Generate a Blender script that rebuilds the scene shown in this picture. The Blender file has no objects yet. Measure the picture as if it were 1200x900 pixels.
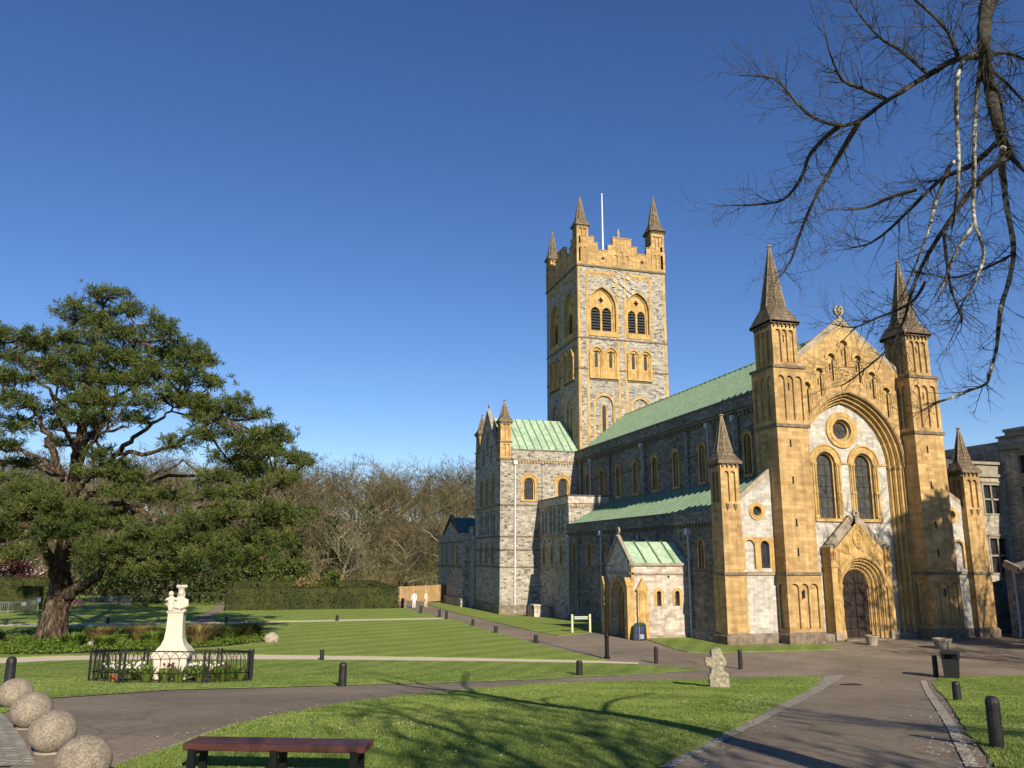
import bpy, math, random
import numpy as np
from mathutils import Vector, Matrix
from mathutils.geometry import tessellate_polygon, delaunay_2d_cdt
R=math.radians
random.seed(7); rng=np.random.default_rng(7)
S=bpy.context.scene; COL=S.collection
# ------------------------------------------------------------ camera, sky, sun, exposure
CAM=Vector((-33.809,-49.268,5.634))
PITCH,YAW,ROLL,FPX=0.20878,0.28216,0.003206,954.18
cd=bpy.data.cameras.new('camera'); cam=bpy.data.objects.new('camera',cd); COL.objects.link(cam); S.camera=cam
cd.sensor_fit='HORIZONTAL'; cd.sensor_width=36; cd.lens=36*FPX/1200; cd.clip_start=.1; cd.clip_end=6000
fw=Vector((math.sin(YAW)*math.cos(PITCH),math.cos(YAW)*math.cos(PITCH),math.sin(PITCH)))
r0=Vector((math.cos(YAW),-math.sin(YAW),0)); u0=r0.cross(fw)
rt=r0*math.cos(ROLL)+u0*math.sin(ROLL); up=-r0*math.sin(ROLL)+u0*math.cos(ROLL)
cam.matrix_world=Matrix(((rt.x,up.x,-fw.x,CAM.x),(rt.y,up.y,-fw.y,CAM.y),(rt.z,up.z,-fw.z,CAM.z),(0,0,0,1)))
SUN_EL=R(28); SUN_DX=0.075
sd=Vector((SUN_DX,-1,0)).normalized()*math.cos(SUN_EL); sd.z=math.sin(SUN_EL)
W=bpy.data.worlds.new('World'); S.world=W; W.use_nodes=True
nt=W.node_tree; bg=nt.nodes['Background']; sky=nt.nodes.new('ShaderNodeTexSky'); sky.sky_type='NISHITA'
sky.sun_disc=False; sky.sun_elevation=SUN_EL; sky.sun_rotation=math.atan2(sd.x,sd.y); sky.altitude=900; sky.air_density=.95; sky.dust_density=.0; sky.ozone_density=2.2
hs=nt.nodes.new('ShaderNodeHueSaturation'); hs.inputs['Saturation'].default_value=1.22; hs.inputs['Hue'].default_value=.512; nt.links.new(sky.outputs[0],hs.inputs['Color']); nt.links.new(hs.outputs[0],bg.inputs[0]); bg.inputs[1].default_value=0.092
sl=bpy.data.lights.new('sun','SUN'); sl.energy=5.0; sl.angle=R(.5); sl.color=(1,.87,.68)
so=bpy.data.objects.new('sun',sl); COL.objects.link(so); so.rotation_euler=sd.to_track_quat('Z','Y').to_euler()
S.view_settings.view_transform='Standard'; S.view_settings.look='None'; S.view_settings.exposure=.46; S.view_settings.gamma=1
S.cycles.max_bounces=6; S.cycles.diffuse_bounces=1; S.cycles.transparent_max_bounces=6
# ------------------------------------------------------------ terrain height
def h(x,y):
    x=np.asarray(x,float); y=np.asarray(y,float)
    z=2.5-.04*(x+39)-.1*(y+29); k=.3
    z=k*np.logaddexp(0,z/k); m=2.68; q=.15
    z=m-q*np.logaddexp(0,(m-z)/q)
    s=lambda t:(lambda u:u*u*(3-2*u))(np.clip(t,0,1))
    z=z-.65*s((y-12)/28)*(1-s((-x-10)/7))*(1-s((y-60)/30))
    return z+15*s((y-92)/90)
def hz(x,y): return float(h(x,y))
# ------------------------------------------------------------ materials
MAT={}
class NT:
    def __init__(s,name,rough=.9,spec=.3):
        s.m=bpy.data.materials.new(name); s.m.use_nodes=True; s.t=s.m.node_tree; s.b=s.t.nodes['Principled BSDF']
        s.b.inputs['Roughness'].default_value=rough; s.b.inputs['Specular IOR Level'].default_value=spec; MAT[name]=s.m
    def n(s,typ,**k):
        nd=s.t.nodes.new('ShaderNode'+typ)
        for a,v in k.items():
            if a in nd.inputs.keys(): nd.inputs[a].default_value=v
            else: setattr(nd,a,v)
        return nd
    def l(s,a,b): s.t.links.new(a,b)
    def obj(s): return s.n('TexCoord').outputs['Object']
    def wallvec(s):
        tc=s.n('TexCoord'); g=s.n('NewGeometry'); sx=s.n('SeparateXYZ'); sn=s.n('SeparateXYZ')
        s.l(tc.outputs['Object'],sx.inputs[0]); s.l(g.outputs['True Normal'],sn.inputs[0])
        ab=s.n('Math',operation='ABSOLUTE'); s.l(sn.outputs[0],ab.inputs[0])
        gt=s.n('Math',operation='GREATER_THAN'); s.l(ab.outputs[0],gt.inputs[0]); gt.inputs[1].default_value=.71
        mx=s.n('Mix',data_type='FLOAT'); s.l(gt.outputs[0],mx.inputs[0]); s.l(sx.outputs[0],mx.inputs[2]); s.l(sx.outputs[1],mx.inputs[3])
        c=s.n('CombineXYZ'); s.l(mx.outputs[0],c.inputs[0]); s.l(sx.outputs[2],c.inputs[1]); return c.outputs[0],tc.outputs['Object']
    def noise(s,vec,scale,detail=4,rough=.6):
        nd=s.n('TexNoise',Scale=scale,Detail=detail,Roughness=rough)
        if vec: s.l(vec,nd.inputs['Vector'])
        return nd
    def ramp(s,fac,*stops):
        r=s.n('ValToRGB'); el=r.color_ramp.elements
        while len(el)<len(stops): el.new(.5)
        for e,(p,c) in zip(el,stops): e.position=p; e.color=(c if len(c)==4 else (*c,1)) if hasattr(c,'__len__') else (c,c,c,1)
        s.l(fac,r.inputs[0]); return r.outputs[0]
    def mix(s,fac,a,b,bt='MIX'):
        m=s.n('Mix',data_type='RGBA',blend_type=bt)
        for v,i in ((fac,0),(a,6),(b,7)):
            if hasattr(v,'is_linked'): s.l(v,m.inputs[i])
            else: m.inputs[i].default_value=v if i==0 else (*v,1)
        return m.outputs[2]
    def bump(s,hgt,st=.4,d=.02):
        b=s.n('Bump',Strength=st,Distance=d); s.l(hgt,b.inputs['Height']); s.l(b.outputs[0],s.b.inputs['Normal'])
    def out(s,c): s.l(c,s.b.inputs['Base Color'])
def wallmat(name,c1,c2,mortar,bw,bh,ms=.012,stain=.35,nscale=.6,st=.35,third=None,tf=.5):
    n=NT(name,.92,.2); v,o=n.wallvec()
    nz=n.noise(o,1.3,3); dv=n.n('VectorMath',operation='MULTIPLY_ADD'); n.l(nz.outputs['Color'],dv.inputs[0]); dv.inputs[1].default_value=(.05,.02,0); n.l(v,dv.inputs[2])
    b=n.n('TexBrick',Scale=1.0); b.inputs['Mortar Size'].default_value=ms; b.inputs['Brick Width'].default_value=bw; b.inputs['Row Height'].default_value=bh
    b.inputs['Mortar Smooth'].default_value=.3; b.inputs['Bias'].default_value=-.1
    b.inputs['Color1'].default_value=(0,0,0,1); b.inputs['Color2'].default_value=(1,1,1,1); b.inputs['Mortar'].default_value=(.5,.5,.5,1)
    n.l(dv.outputs[0],b.inputs['Vector'])
    fine=n.noise(o,9,5,.7); big=n.noise(o,nscale,5,.65)
    c=n.ramp(b.outputs['Color'],*([(0,c1),(1,c2)] if third is None else [(0,c1),(tf,c2),(1,third)]))
    c=n.mix(.5,c,n.ramp(fine.outputs[0],(.25,.45),(.75,.85)),'OVERLAY')
    c=n.mix(b.outputs['Fac'],c,mortar)
    c=n.mix(stain,c,n.ramp(big.outputs[0],(.3,.35),(.62,1.)),'MULTIPLY')
    mp=n.n('Mapping'); mp.inputs['Scale'].default_value=(2.2,2.2,.16); n.l(o,mp.inputs[0]); sk=n.noise(mp.outputs[0],1.5,5,.65); c=n.mix(.42,c,n.ramp(sk.outputs[0],(.36,.4),(.56,1.)),'MULTIPLY')
    n.out(c)
    ad=n.n('Math',operation='MULTIPLY_ADD'); n.l(fine.outputs[0],ad.inputs[0]); ad.inputs[1].default_value=.5
    iv=n.n('Math',operation='MULTIPLY_ADD'); n.l(b.outputs['Fac'],iv.inputs[0]); iv.inputs[1].default_value=-1; iv.inputs[2].default_value=1
    n.l(iv.outputs[0],ad.inputs[2]); n.bump(ad.outputs[0],st,.03)
def plain(name,c,rough=.85,var=.35,scale=3,bump=.3,spec=.3,c2=None,metal=0,bd=.02,det=6):
    n=NT(name,rough,spec); o=n.obj(); nz=n.noise(o,scale,det,.65)
    a=tuple(x*(1-var) for x in c); b=c2 or tuple(min(1,x*(1+var)) for x in c)
    n.out(n.ramp(nz.outputs[0],(.3,a),(.7,b))); n.b.inputs['Metallic'].default_value=metal
    if bump: n.bump(n.noise(o,scale*5,5,.7).outputs[0],bump,bd)
    return n
def rubblemat(name,cols,mortar,sx,sz,stain=.25,st=.5):
    n=NT(name,.93,.2); v,o=n.wallvec(); mp=n.n('Mapping'); mp.inputs['Scale'].default_value=(sx,sz,1); n.l(v,mp.inputs[0])
    vo=n.n('TexVoronoi',Scale=1.0,Randomness=.62,distance='CHEBYCHEV'); n.l(mp.outputs[0],vo.inputs['Vector'])
    ve=n.n('TexVoronoi',Scale=1.0,Randomness=.62,feature='DISTANCE_TO_EDGE'); n.l(mp.outputs[0],ve.inputs['Vector'])
    sp=n.n('SeparateColor'); n.l(vo.outputs['Color'],sp.inputs[0]); fine=n.noise(o,11,5,.7); big=n.noise(o,.45,5,.65); mid=n.noise(o,.17,3,.5)
    m=len(cols); c=n.ramp(sp.outputs[0],*[(i/(m-1),q) for i,q in enumerate(cols)])
    c=n.mix(.5,c,n.ramp(fine.outputs[0],(.25,.4),(.75,.85)),'OVERLAY')
    e=n.ramp(ve.outputs['Distance'],(.02,1),(.09,0)); c=n.mix(e,c,mortar)
    c=n.mix(stain,c,n.ramp(big.outputs[0],(.3,.3),(.62,1.)),'MULTIPLY'); c=n.mix(stain,c,n.ramp(mid.outputs[0],(.35,.45),(.6,1.)),'MULTIPLY'); n.out(c)
    hgt=n.n('Math',operation='MULTIPLY_ADD'); n.l(fine.outputs[0],hgt.inputs[0]); hgt.inputs[1].default_value=.5; q=n.ramp(ve.outputs['Distance'],(.0,0),(.12,1)); n.l(q,hgt.inputs[2]); n.bump(hgt.outputs[0],st,.04)
wallmat('ochre_ashlar',(.39,.25,.105),(.59,.395,.175),(.48,.35,.19),.62,.27,.013,.6,.38,.45)
wallmat('pale_limestone',(.36,.335,.295),(.58,.545,.48),(.50,.47,.42),.42,.2,.012,.3,.9,.35)
rubblemat('rubble_limestone',[(.09,.088,.083),(.21,.20,.18),(.34,.31,.265),(.45,.41,.335),(.26,.245,.215),(.56,.51,.425)],(.40,.365,.30),2.5,5.6)
rubblemat('grey_limestone',[(.09,.088,.085),(.20,.19,.175),(.15,.145,.135),(.29,.27,.235),(.22,.21,.185)],(.20,.19,.165),2.1,4.6,.45,.6)
wallmat('porch_limestone',(.36,.30,.25),(.66,.58,.49),(.55,.49,.41),.5,.2,.01,.28,1.2,.35)
wallmat('abbey_house_stone',(.25,.23,.195),(.46,.425,.355),(.42,.39,.34),.5,.18,.01,.3,.9,.3)
wallmat('spire_stone',(.13,.10,.07),(.22,.17,.115),(.09,.07,.05),.45,.25,.015,.5,1.0,.6)
n=NT('ochre_dressing',.92,.2); v,o=n.wallvec(); a=n.noise(o,1.1,8,.65); mp=n.n('Mapping'); mp.inputs['Scale'].default_value=(2.6,2.6,.22); n.l(o,mp.inputs[0]); st=n.noise(mp.outputs[0],1.6,5,.65); f=n.noise(o,10,5,.7)
br=n.n('TexBrick',Scale=1.0); br.inputs['Mortar Size'].default_value=.012; br.inputs['Brick Width'].default_value=.5; br.inputs['Row Height'].default_value=.3; br.inputs['Color1'].default_value=(.36,.36,.36,1); br.inputs['Color2'].default_value=(.62,.62,.62,1); br.inputs['Mortar'].default_value=(.42,.42,.42,1); n.l(v,br.inputs['Vector'])
c=n.ramp(a.outputs[0],(.3,(.40,.25,.085)),(.7,(.62,.42,.175))); c=n.mix(.55,c,br.outputs['Color'],'OVERLAY'); c=n.mix(.45,c,n.ramp(st.outputs[0],(.36,.4),(.58,1.)),'MULTIPLY'); n.out(n.mix(.4,c,n.ramp(f.outputs[0],(.3,.3),(.7,.75)),'OVERLAY')); n.bump(f.outputs[0],.4,.02)
plain('ochre_weathered',(.36,.25,.12),.9,.5,1.8,.4)
plain('spire_rib',(.24,.19,.125),.92,.4,2,.4)
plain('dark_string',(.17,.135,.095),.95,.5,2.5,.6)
plain('dark_plinth',(.20,.17,.13),.95,.5,1.6,.6)
plain('slate_cap',(.16,.145,.12),.9,.4,2,.4)
plain('coping_stone',(.30,.255,.19),.92,.4,1.5,.4)
plain('house_trim',(.27,.245,.195),.9,.25,2,.25)
n=NT('copper_roof',.7,.25); v,o=n.wallvec(); a=n.noise(o,.5,5,.65); mp=n.n('Mapping'); mp.inputs['Scale'].default_value=(1,1,.12); n.l(o,mp.inputs[0]); st=n.noise(mp.outputs[0],3.0,5,.7); f=n.noise(o,9,5,.7)
c=n.ramp(a.outputs[0],(.3,(.24,.37,.24)),(.7,(.40,.53,.37))); c=n.mix(.6,c,n.ramp(st.outputs[0],(.35,.3),(.65,.72)),'OVERLAY'); n.out(n.mix(.3,c,n.ramp(f.outputs[0],(.3,.3),(.7,.75)),'OVERLAY')); n.bump(a.outputs[0],.25,.05)
plain('copper_dark',(.06,.145,.115),.6,.3,1,.1)
plain('lead_gutter',(.10,.10,.10),.7,.3,2,.2)
plain('dark_glass',(.028,.03,.034),.38,.6,2.5,.25,.28,bd=.02)
plain('facade_glass',(.06,.06,.056),.45,.5,2.5,.25,.25,bd=.02)
plain('copper_seam_shaded',(.13,.20,.13),.7,.2,2,.1)  # darker than the roof: shaded sides of the seams painted into their colour
plain('pale_limb',(.235,.21,.14),.9,.3,1.5,0,.15)
plain('lead_came',(.045,.045,.045),.6,.2,4,0)
plain('white_frame',(.55,.52,.45),.7,.15,3,0)
plain('oak_door',(.020,.014,.012),.75,.5,2.0,.4,.2,(.055,.040,.034))
plain('louvre_slate',(.05,.052,.056),.7,.3,4,.2)
plain('white_paint',(.72,.72,.70),.5,.06,3,0,.4)
plain('grey_paint',(.36,.40,.44),.5,.12,3,0,.4)
plain('black_iron',(.006,.006,.0065),.5,.3,6,.1,.3)
plain('black_plastic',(.016,.016,.018),.5,.4,5,.1,.45)
plain('statue_stone',(.56,.51,.415),.85,.14,3,.3,det=8)
n=NT('granite',.93,.2); o=n.obj(); a=n.noise(o,5,6,.7); b=n.noise(o,34,4,.75); v=n.n('TexVoronoi',Scale=26.0); n.l(o,v.inputs['Vector'])
c=n.ramp(a.outputs[0],(.3,(.21,.175,.13)),(.7,(.40,.345,.27))); c=n.mix(.75,c,n.ramp(b.outputs[0],(.32,.15),(.68,.85)),'OVERLAY'); n.out(n.mix(.6,c,n.ramp(v.outputs['Distance'],(.05,.25),(.28,1.)),'MULTIPLY')); n.bump(b.outputs[0],.9,.035)
plain('cross_granite',(.36,.32,.235),.95,.45,6,1,.2,bd=.05,det=8)
plain('bench_paint',(.075,.026,.02),.5,.45,4,.3,.4,det=9)
plain('pale_gravel',(.60,.51,.38),.95,.12,8,.3)
plain('edging_stone',(.36,.32,.25),.95,.3,3,.5)
plain('soil',(.05,.037,.025),.95,.4,5,.7)
plain('woodland_floor',(.085,.062,.035),.95,.5,.25,.6,.2,(.105,.10,.045))
plain('fence_wood',(.40,.27,.135),.85,.2,1.2,.2)
plain('terracotta',(.38,.15,.07),.85,.2,5,.2)
plain('galvanised',(.42,.43,.45),.45,.15,5,0,.5,metal=.6)
plain('skin',(.50,.30,.21),.6,.08,6,0,.4)
plain('white_cloth',(.78,.77,.74),.9,.05,6,.2)
plain('cream_cloth',(.66,.55,.36),.9,.08,6,.2)
plain('pink_cloth',(.66,.30,.25),.9,.1,6,.2)
plain('black_cloth',(.02,.02,.022),.9,.2,6,.2)
plain('hair_brown',(.05,.032,.02),.7,.3,12,.3)
n=NT('pine_bark',.95,.15); o=n.obj(); mp=n.n('Mapping'); mp.inputs['Scale'].default_value=(1,1,.28); n.l(o,mp.inputs[0])
a=n.noise(mp.outputs[0],4.2,6,.62); b=n.noise(mp.outputs[0],13,5,.7); n.out(n.mix(.5,n.ramp(a.outputs[0],(.36,(.018,.013,.01)),(.5,(.075,.055,.038)),(.66,(.22,.17,.12))),n.ramp(b.outputs[0],(.3,.3),(.7,.8)),'OVERLAY')); n.bump(a.outputs[0],1.0,.45)
plain('dark_bark',(.05,.045,.037),.95,.6,9,1.0,.15,(.15,.14,.11),bd=.04)
plain('grey_twig',(.145,.128,.066),.9,.3,1.5,0,.15)
plain('pale_twig',(.22,.195,.125),.9,.3,1.5,0,.15)
plain('olive_twig',(.18,.16,.075),.9,.3,1.5,0,.15)
plain('russet_twig',(.125,.10,.05),.9,.3,1.5,0,.15)
plain('flagpole_white',(.8,.8,.8),.4,.02,3,0,.4)
plain('sign_green',(.02,.10,.06),.5,.1,3,0)
plain('sign_white',(.75,.75,.72),.5,.04,3,0)
plain('poster_blue',(.035,.05,.10),.5,.3,8,0)
def lichen_bark():
    n=NT('lichen_bark',.95,.15); o=n.obj(); a=n.noise(o,14,6,.7); b=n.noise(o,40,4,.7)
    c=n.ramp(a.outputs[0],(.42,(.045,.038,.03)),(.5,(.22,.21,.15)),(.62,(.52,.50,.40)))
    n.out(n.mix(.4,c,n.ramp(b.outputs[0],(.3,.3),(.7,.9)),'OVERLAY')); n.bump(a.outputs[0],.8,.02)
lichen_bark()
def leafmat(name,a,b,scale=.9,trans=.25):
    n=NT(name,.7,.25); o=n.obj(); nz=n.noise(o,scale,3,.6); n2=n.noise(o,7,2,.5)
    c=n.ramp(nz.outputs[0],(.35,a),(.65,b)); c=n.mix(.5,c,n.ramp(n2.outputs[0],(.3,.35),(.7,.75)),'OVERLAY'); n.out(c)
    if trans:
        t=n.n('BsdfTranslucent'); n.l(c,t.inputs[0]); m=n.n('MixShader'); m.inputs[0].default_value=trans
        n.l(n.b.outputs[0],m.inputs[1]); n.l(t.outputs[0],m.inputs[2]); n.l(m.outputs[0],n.t.nodes['Material Output'].inputs[0])
leafmat('pine_needles',(.045,.074,.017),(.118,.138,.032),.6)
leafmat('cedar_needles',(.030,.052,.016),(.07,.09,.025),.5)
leafmat('laurel_leaf',(.05,.08,.015),(.12,.15,.03),.5)
leafmat('hedge_leaf',(.028,.038,.009),(.06,.068,.015),.6)
leafmat('ivy_leaf',(.02,.04,.012),(.045,.065,.018),.6)
leafmat('bed_leaf',(.07,.12,.015),(.14,.21,.03),1.2)
leafmat('tawny_grass',(.16,.12,.045),(.28,.22,.085),1.2)
leafmat('pink_blossom',(.50,.36,.33),(.62,.50,.45),1.5)
leafmat('red_leaf',(.05,.014,.017),(.09,.026,.026),1.5)
leafmat('flower_white',(.7,.68,.55),(.75,.74,.62),2)
leafmat('flower_purple',(.10,.015,.05),(.2,.03,.09),2)
leafmat('grass_blade',(.15,.225,.046),(.245,.315,.078),.35,.3)
def grassmat(name,a,b,stripe,ang,dark=.35):
    n=NT(name,.9,.15); o=n.obj(); big=n.noise(o,.35,4,.6); mid=n.noise(o,3,6,.75); fi=n.noise(o,38,4,.8)
    mp=n.n('Mapping'); mp.inputs['Rotation'].default_value=(0,0,ang); n.l(o,mp.inputs[0])
    w=n.n('TexWave',Scale=stripe,Distortion=1.2); w.inputs['Detail'].default_value=2; n.l(mp.outputs[0],w.inputs[0])
    c=n.ramp(big.outputs[0],(.3,a),(.7,b)); c=n.mix(.12,c,w.outputs['Color'],'OVERLAY'); wp=n.noise(o,.8,5,.7); c=n.mix(n.ramp(wp.outputs[0],(.56,0),(.72,.55)),c,(.26,.27,.095))
    c=n.mix(.6,c,n.ramp(mid.outputs[0],(.3,.28),(.7,.72)),'OVERLAY'); c=n.mix(.7,c,n.ramp(fi.outputs[0],(.3,.22),(.7,.8)),'OVERLAY')
    n.out(c); ad=n.n('Math',operation='ADD'); n.l(mid.outputs[0],ad.inputs[0]); n.l(fi.outputs[0],ad.inputs[1]); n.bump(ad.outputs[0],.9,.06)
grassmat('lawn_grass',(.16,.24,.047),(.23,.30,.068),.2,R(35))
grassmat('far_grass',(.20,.275,.053),(.26,.33,.076),.13,R(62))
def asphalt():
    n=NT('asphalt',.93,.2); o=n.obj(); a=n.noise(o,55,5,.8); b=n.noise(o,.5,5,.65); d=n.noise(o,6,6,.7)
    c=n.ramp(b.outputs[0],(.3,(.20,.163,.118)),(.7,(.27,.225,.168))); c=n.mix(.55,c,n.ramp(a.outputs[0],(.25,.2),(.75,.85)),'OVERLAY')
    c=n.mix(.5,c,n.ramp(d.outputs[0],(.3,.28),(.7,.76)),'OVERLAY')
    w=n.n('TexVoronoi',Scale=.32,feature='DISTANCE_TO_EDGE'); nd=n.noise(o,1.6,5,.6); dv=n.n('VectorMath',operation='MULTIPLY_ADD'); n.l(nd.outputs['Color'],dv.inputs[0]); dv.inputs[1].default_value=(.9,.9,0); n.l(o,dv.inputs[2]); n.l(dv.outputs[0],w.inputs['Vector'])
    c=n.mix(.55,c,n.ramp(w.outputs['Distance'],(.0,.35),(.012,1.)),'MULTIPLY'); k=n.noise(o,.13,4,.5); c=n.mix(.5,c,n.ramp(k.outputs[0],(.42,.62),(.55,1.)),'MULTIPLY')
    gr=n.noise(o,150,2,.5); c=n.mix(n.ramp(gr.outputs[0],(.66,0),(.72,.6)),c,(.42,.38,.32)); n.out(c); n.bump(a.outputs[0],.6,.015)
asphalt()
def setts(name,c1,c2,mo,ang,bw,bh):
    n=NT(name,.9,.2); o=n.obj(); mp=n.n('Mapping'); mp.inputs['Rotation'].default_value=(0,0,ang); n.l(o,mp.inputs[0])
    nz=n.noise(o,3,3); dv=n.n('VectorMath',operation='MULTIPLY_ADD'); n.l(nz.outputs['Color'],dv.inputs[0]); dv.inputs[1].default_value=(.06,.06,0); n.l(mp.outputs[0],dv.inputs[2])
    b=n.n('TexBrick',Scale=1.0); b.inputs['Mortar Size'].default_value=.015; b.inputs['Brick Width'].default_value=bw; b.inputs['Row Height'].default_value=bh; b.inputs['Mortar Smooth'].default_value=.4
    b.inputs['Color1'].default_value=(*c1,1); b.inputs['Color2'].default_value=(*c2,1); b.inputs['Mortar'].default_value=(*mo,1); n.l(dv.outputs[0],b.inputs['Vector'])
    f=n.noise(o,12,6,.75); c=n.mix(.6,b.outputs['Color'],n.ramp(f.outputs[0],(.3,.25),(.7,.8)),'OVERLAY'); n.out(c)
    iv=n.n('Math',operation='MULTIPLY_ADD'); n.l(b.outputs['Fac'],iv.inputs[0]); iv.inputs[1].default_value=-1.2; n.l(f.outputs[0],iv.inputs[2]); n.bump(iv.outputs[0],.8,.03)
setts('granite_setts',(.26,.24,.20),(.40,.37,.31),(.14,.15,.08),R(20),.26,.16)
setts('pale_setts',(.34,.31,.25),(.46,.42,.34),(.17,.16,.09),R(60),.3,.22)
setts('brown_setts',(.19,.15,.115),(.27,.215,.165),(.12,.12,.06),R(60),.24,.17)
# ------------------------------------------------------------ mesh builder
class MB:
    def __init__(s): s.v=[]; s.f=[]; s.mi=[]; s.cur=0
    def add(s,vs,fs):
        k=len(s.v); s.v.extend(vs)
        for f in fs: s.f.append([i+k for i in f]); s.mi.append(s.cur)
    def quad(s,a,b,c,d): s.add([a,b,c,d],[(0,1,2,3)])
    def box(s,x0,x1,y0,y1,z0,z1):
        s.add([(x0,y0,z0),(x1,y0,z0),(x1,y1,z0),(x0,y1,z0),(x0,y0,z1),(x1,y0,z1),(x1,y1,z1),(x0,y1,z1)],
              [(0,1,5,4),(1,2,6,5),(2,3,7,6),(3,0,4,7),(4,5,6,7),(3,2,1,0)])
    def obox(s,c,ax,ay,az,hx,hy,hz_):
        c,ax,ay,az=map(Vector,(c,ax,ay,az)); vs=[]
        for k in (-1,1):
            for i,j in ((-1,-1),(1,-1),(1,1),(-1,1)): vs.append(tuple(c+ax*hx*i+ay*hy*j+az*hz_*k))
        s.add(vs,[(0,1,5,4),(1,2,6,5),(2,3,7,6),(3,0,4,7),(4,5,6,7),(3,2,1,0)])
    def bar(s,a,b,w,d):
        a,b=Vector(a),Vector(b); t=(b-a); L=t.length; t.normalize(); q=Vector((0,0,1)) if abs(t.z)<.9 else Vector((1,0,0)); x=t.cross(q).normalized(); y=x.cross(t)
        s.obox((a+b)/2,x,y,t,w/2,d/2,L/2)
    def tube(s,pts,rad,n=6,cap=True):
        pts=[Vector(p) for p in pts]; m=len(pts)
        if not hasattr(rad,'__len__'): rad=[rad]*m
        vs=[]; x=None
        for i,p in enumerate(pts):
            t=(pts[min(i+1,m-1)]-pts[max(i-1,0)])
            if t.length<1e-9: t=Vector((0,0,1))
            t.normalize()
            if x is None: x=t.orthogonal().normalized()
            else:
                x=x-t*x.dot(t)
                x=t.orthogonal().normalized() if x.length<1e-6 else x.normalized()
            y=t.cross(x)
            for k in range(n):
                a=2*math.pi*k/n; vs.append(tuple(p+(x*math.cos(a)+y*math.sin(a))*rad[i]))
        fs=[(i*n+k,i*n+(k+1)%n,(i+1)*n+(k+1)%n,(i+1)*n+k) for i in range(m-1) for k in range(n)]
        if cap: fs+=[tuple(range(n-1,-1,-1)),tuple((m-1)*n+k for k in range(n))]
        s.add(vs,fs)
    def lathe(s,cx,cy,prof,n=16,a0=0):
        vs=[];m=len(prof)
        for r,z in prof:
            for k in range(n): a=2*math.pi*k/n+a0; vs.append((cx+r*math.cos(a),cy+r*math.sin(a),z))
        fs=[(i*n+k,i*n+(k+1)%n,(i+1)*n+(k+1)%n,(i+1)*n+k) for i in range(m-1) for k in range(n)]
        fs+=[tuple(range(n-1,-1,-1)),tuple((m-1)*n+k for k in range(n))]; s.add(vs,fs)
    def blob(s,c,rx,ry,rz,n=10,m=7,jit=0):
        vs=[(c[0],c[1],c[2]-rz)]
        for i in range(1,m):
            t=math.pi*i/m
            for k in range(n):
                a=2*math.pi*k/n; j=1+random.uniform(-jit,jit)
                vs.append((c[0]+rx*j*math.sin(t)*math.cos(a),c[1]+ry*j*math.sin(t)*math.sin(a),c[2]-rz*j*math.cos(t)))
        vs.append((c[0],c[1],c[2]+rz)); e=len(vs)-1
        fs=[(0,1+(k+1)%n,1+k) for k in range(n)]+[(1+(i-1)*n+k,1+(i-1)*n+(k+1)%n,1+i*n+(k+1)%n,1+i*n+k) for i in range(1,m-1) for k in range(n)]+[(e,1+(m-2)*n+k,1+(m-2)*n+(k+1)%n) for k in range(n)]
        s.add(vs,fs)
    def poly(s,fr,p,d): s.panel(fr,p,[],d)
    def panel(s,fr,outer,holes,d=0):
        loops=[outer]+[q[0] for q in holes]; flat=[p for l in loops for p in l]
        tris=tessellate_polygon([[Vector((a,b,0)) for a,b in l] for l in loops])
        s.add([fr(a,b,d) for a,b in flat],[tuple(t) for t in tris])
        for p,dep,back in holes:
            n=len(p)
            if dep: s.add([fr(a,b,d) for a,b in p]+[fr(a,b,d+dep) for a,b in p],[(i,(i+1)%n,n+(i+1)%n,n+i) for i in range(n)])
            if back: s.panel(fr,p,[],d+dep)
    def ring(s,fr,inn,out,d0,d1,close=False):
        n=len(inn); vs=[fr(*p,d0) for p in inn]+[fr(*p,d0) for p in out]+[fr(*p,d1) for p in inn]+[fr(*p,d1) for p in out]
        fs=[]
        for i in range(n if close else n-1):
            j=(i+1)%n; fs+=[(i,j,n+j,n+i),(n+i,n+j,3*n+j,3*n+i),(j,i,2*n+i,2*n+j)]
        if not close: fs+=[(0,n,3*n,2*n),(n-1,2*n-1,4*n-1,3*n-1)]
        s.add(vs,fs)
    def pieces(s):
        n=len(s.v); p=list(range(n))
        def f(a):
            while p[a]!=a: p[a]=p[p[a]]; a=p[a]
            return a
        for q in s.f:
            for i in q[1:]:
                a,b=f(q[0]),f(i)
                if a!=b: p[a]=b
        key={}; 
        for i,v in enumerate(s.v): # faces that touch at a corner belong together
            k=(round(v[0],4),round(v[1],4),round(v[2],4)); j=key.setdefault(k,i)
            if j!=i: p[f(i)]=f(j)
        r=np.array([f(i) for i in range(n)]); u,inv=np.unique(r,return_inverse=True); k=len(u)
        if k==1 or k>700: return None
        V=np.array([tuple(v) for v in s.v]); lo=np.full((k,3),1e9); hi=-lo; np.minimum.at(lo,inv,V); np.maximum.at(hi,inv,V); sz=(hi-lo).max(1)
        g=np.maximum(0,np.maximum(lo[:,None]-hi[None],lo[None]-hi[:,None])); near=np.sqrt((g**2).sum(2))<=np.maximum(.02,.45*np.maximum(sz[:,None],sz[None]))
        lab=-np.ones(k,int); c=0
        for i in range(k):
            if lab[i]>=0: continue
            st=[i]; lab[i]=c
            while st:
                a=st.pop()
                for b in np.nonzero(near[a]&(lab<0))[0]: lab[b]=c; st.append(b)
            c+=1
        return (c,lab[inv]) if 1<c<=40 else None
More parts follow.
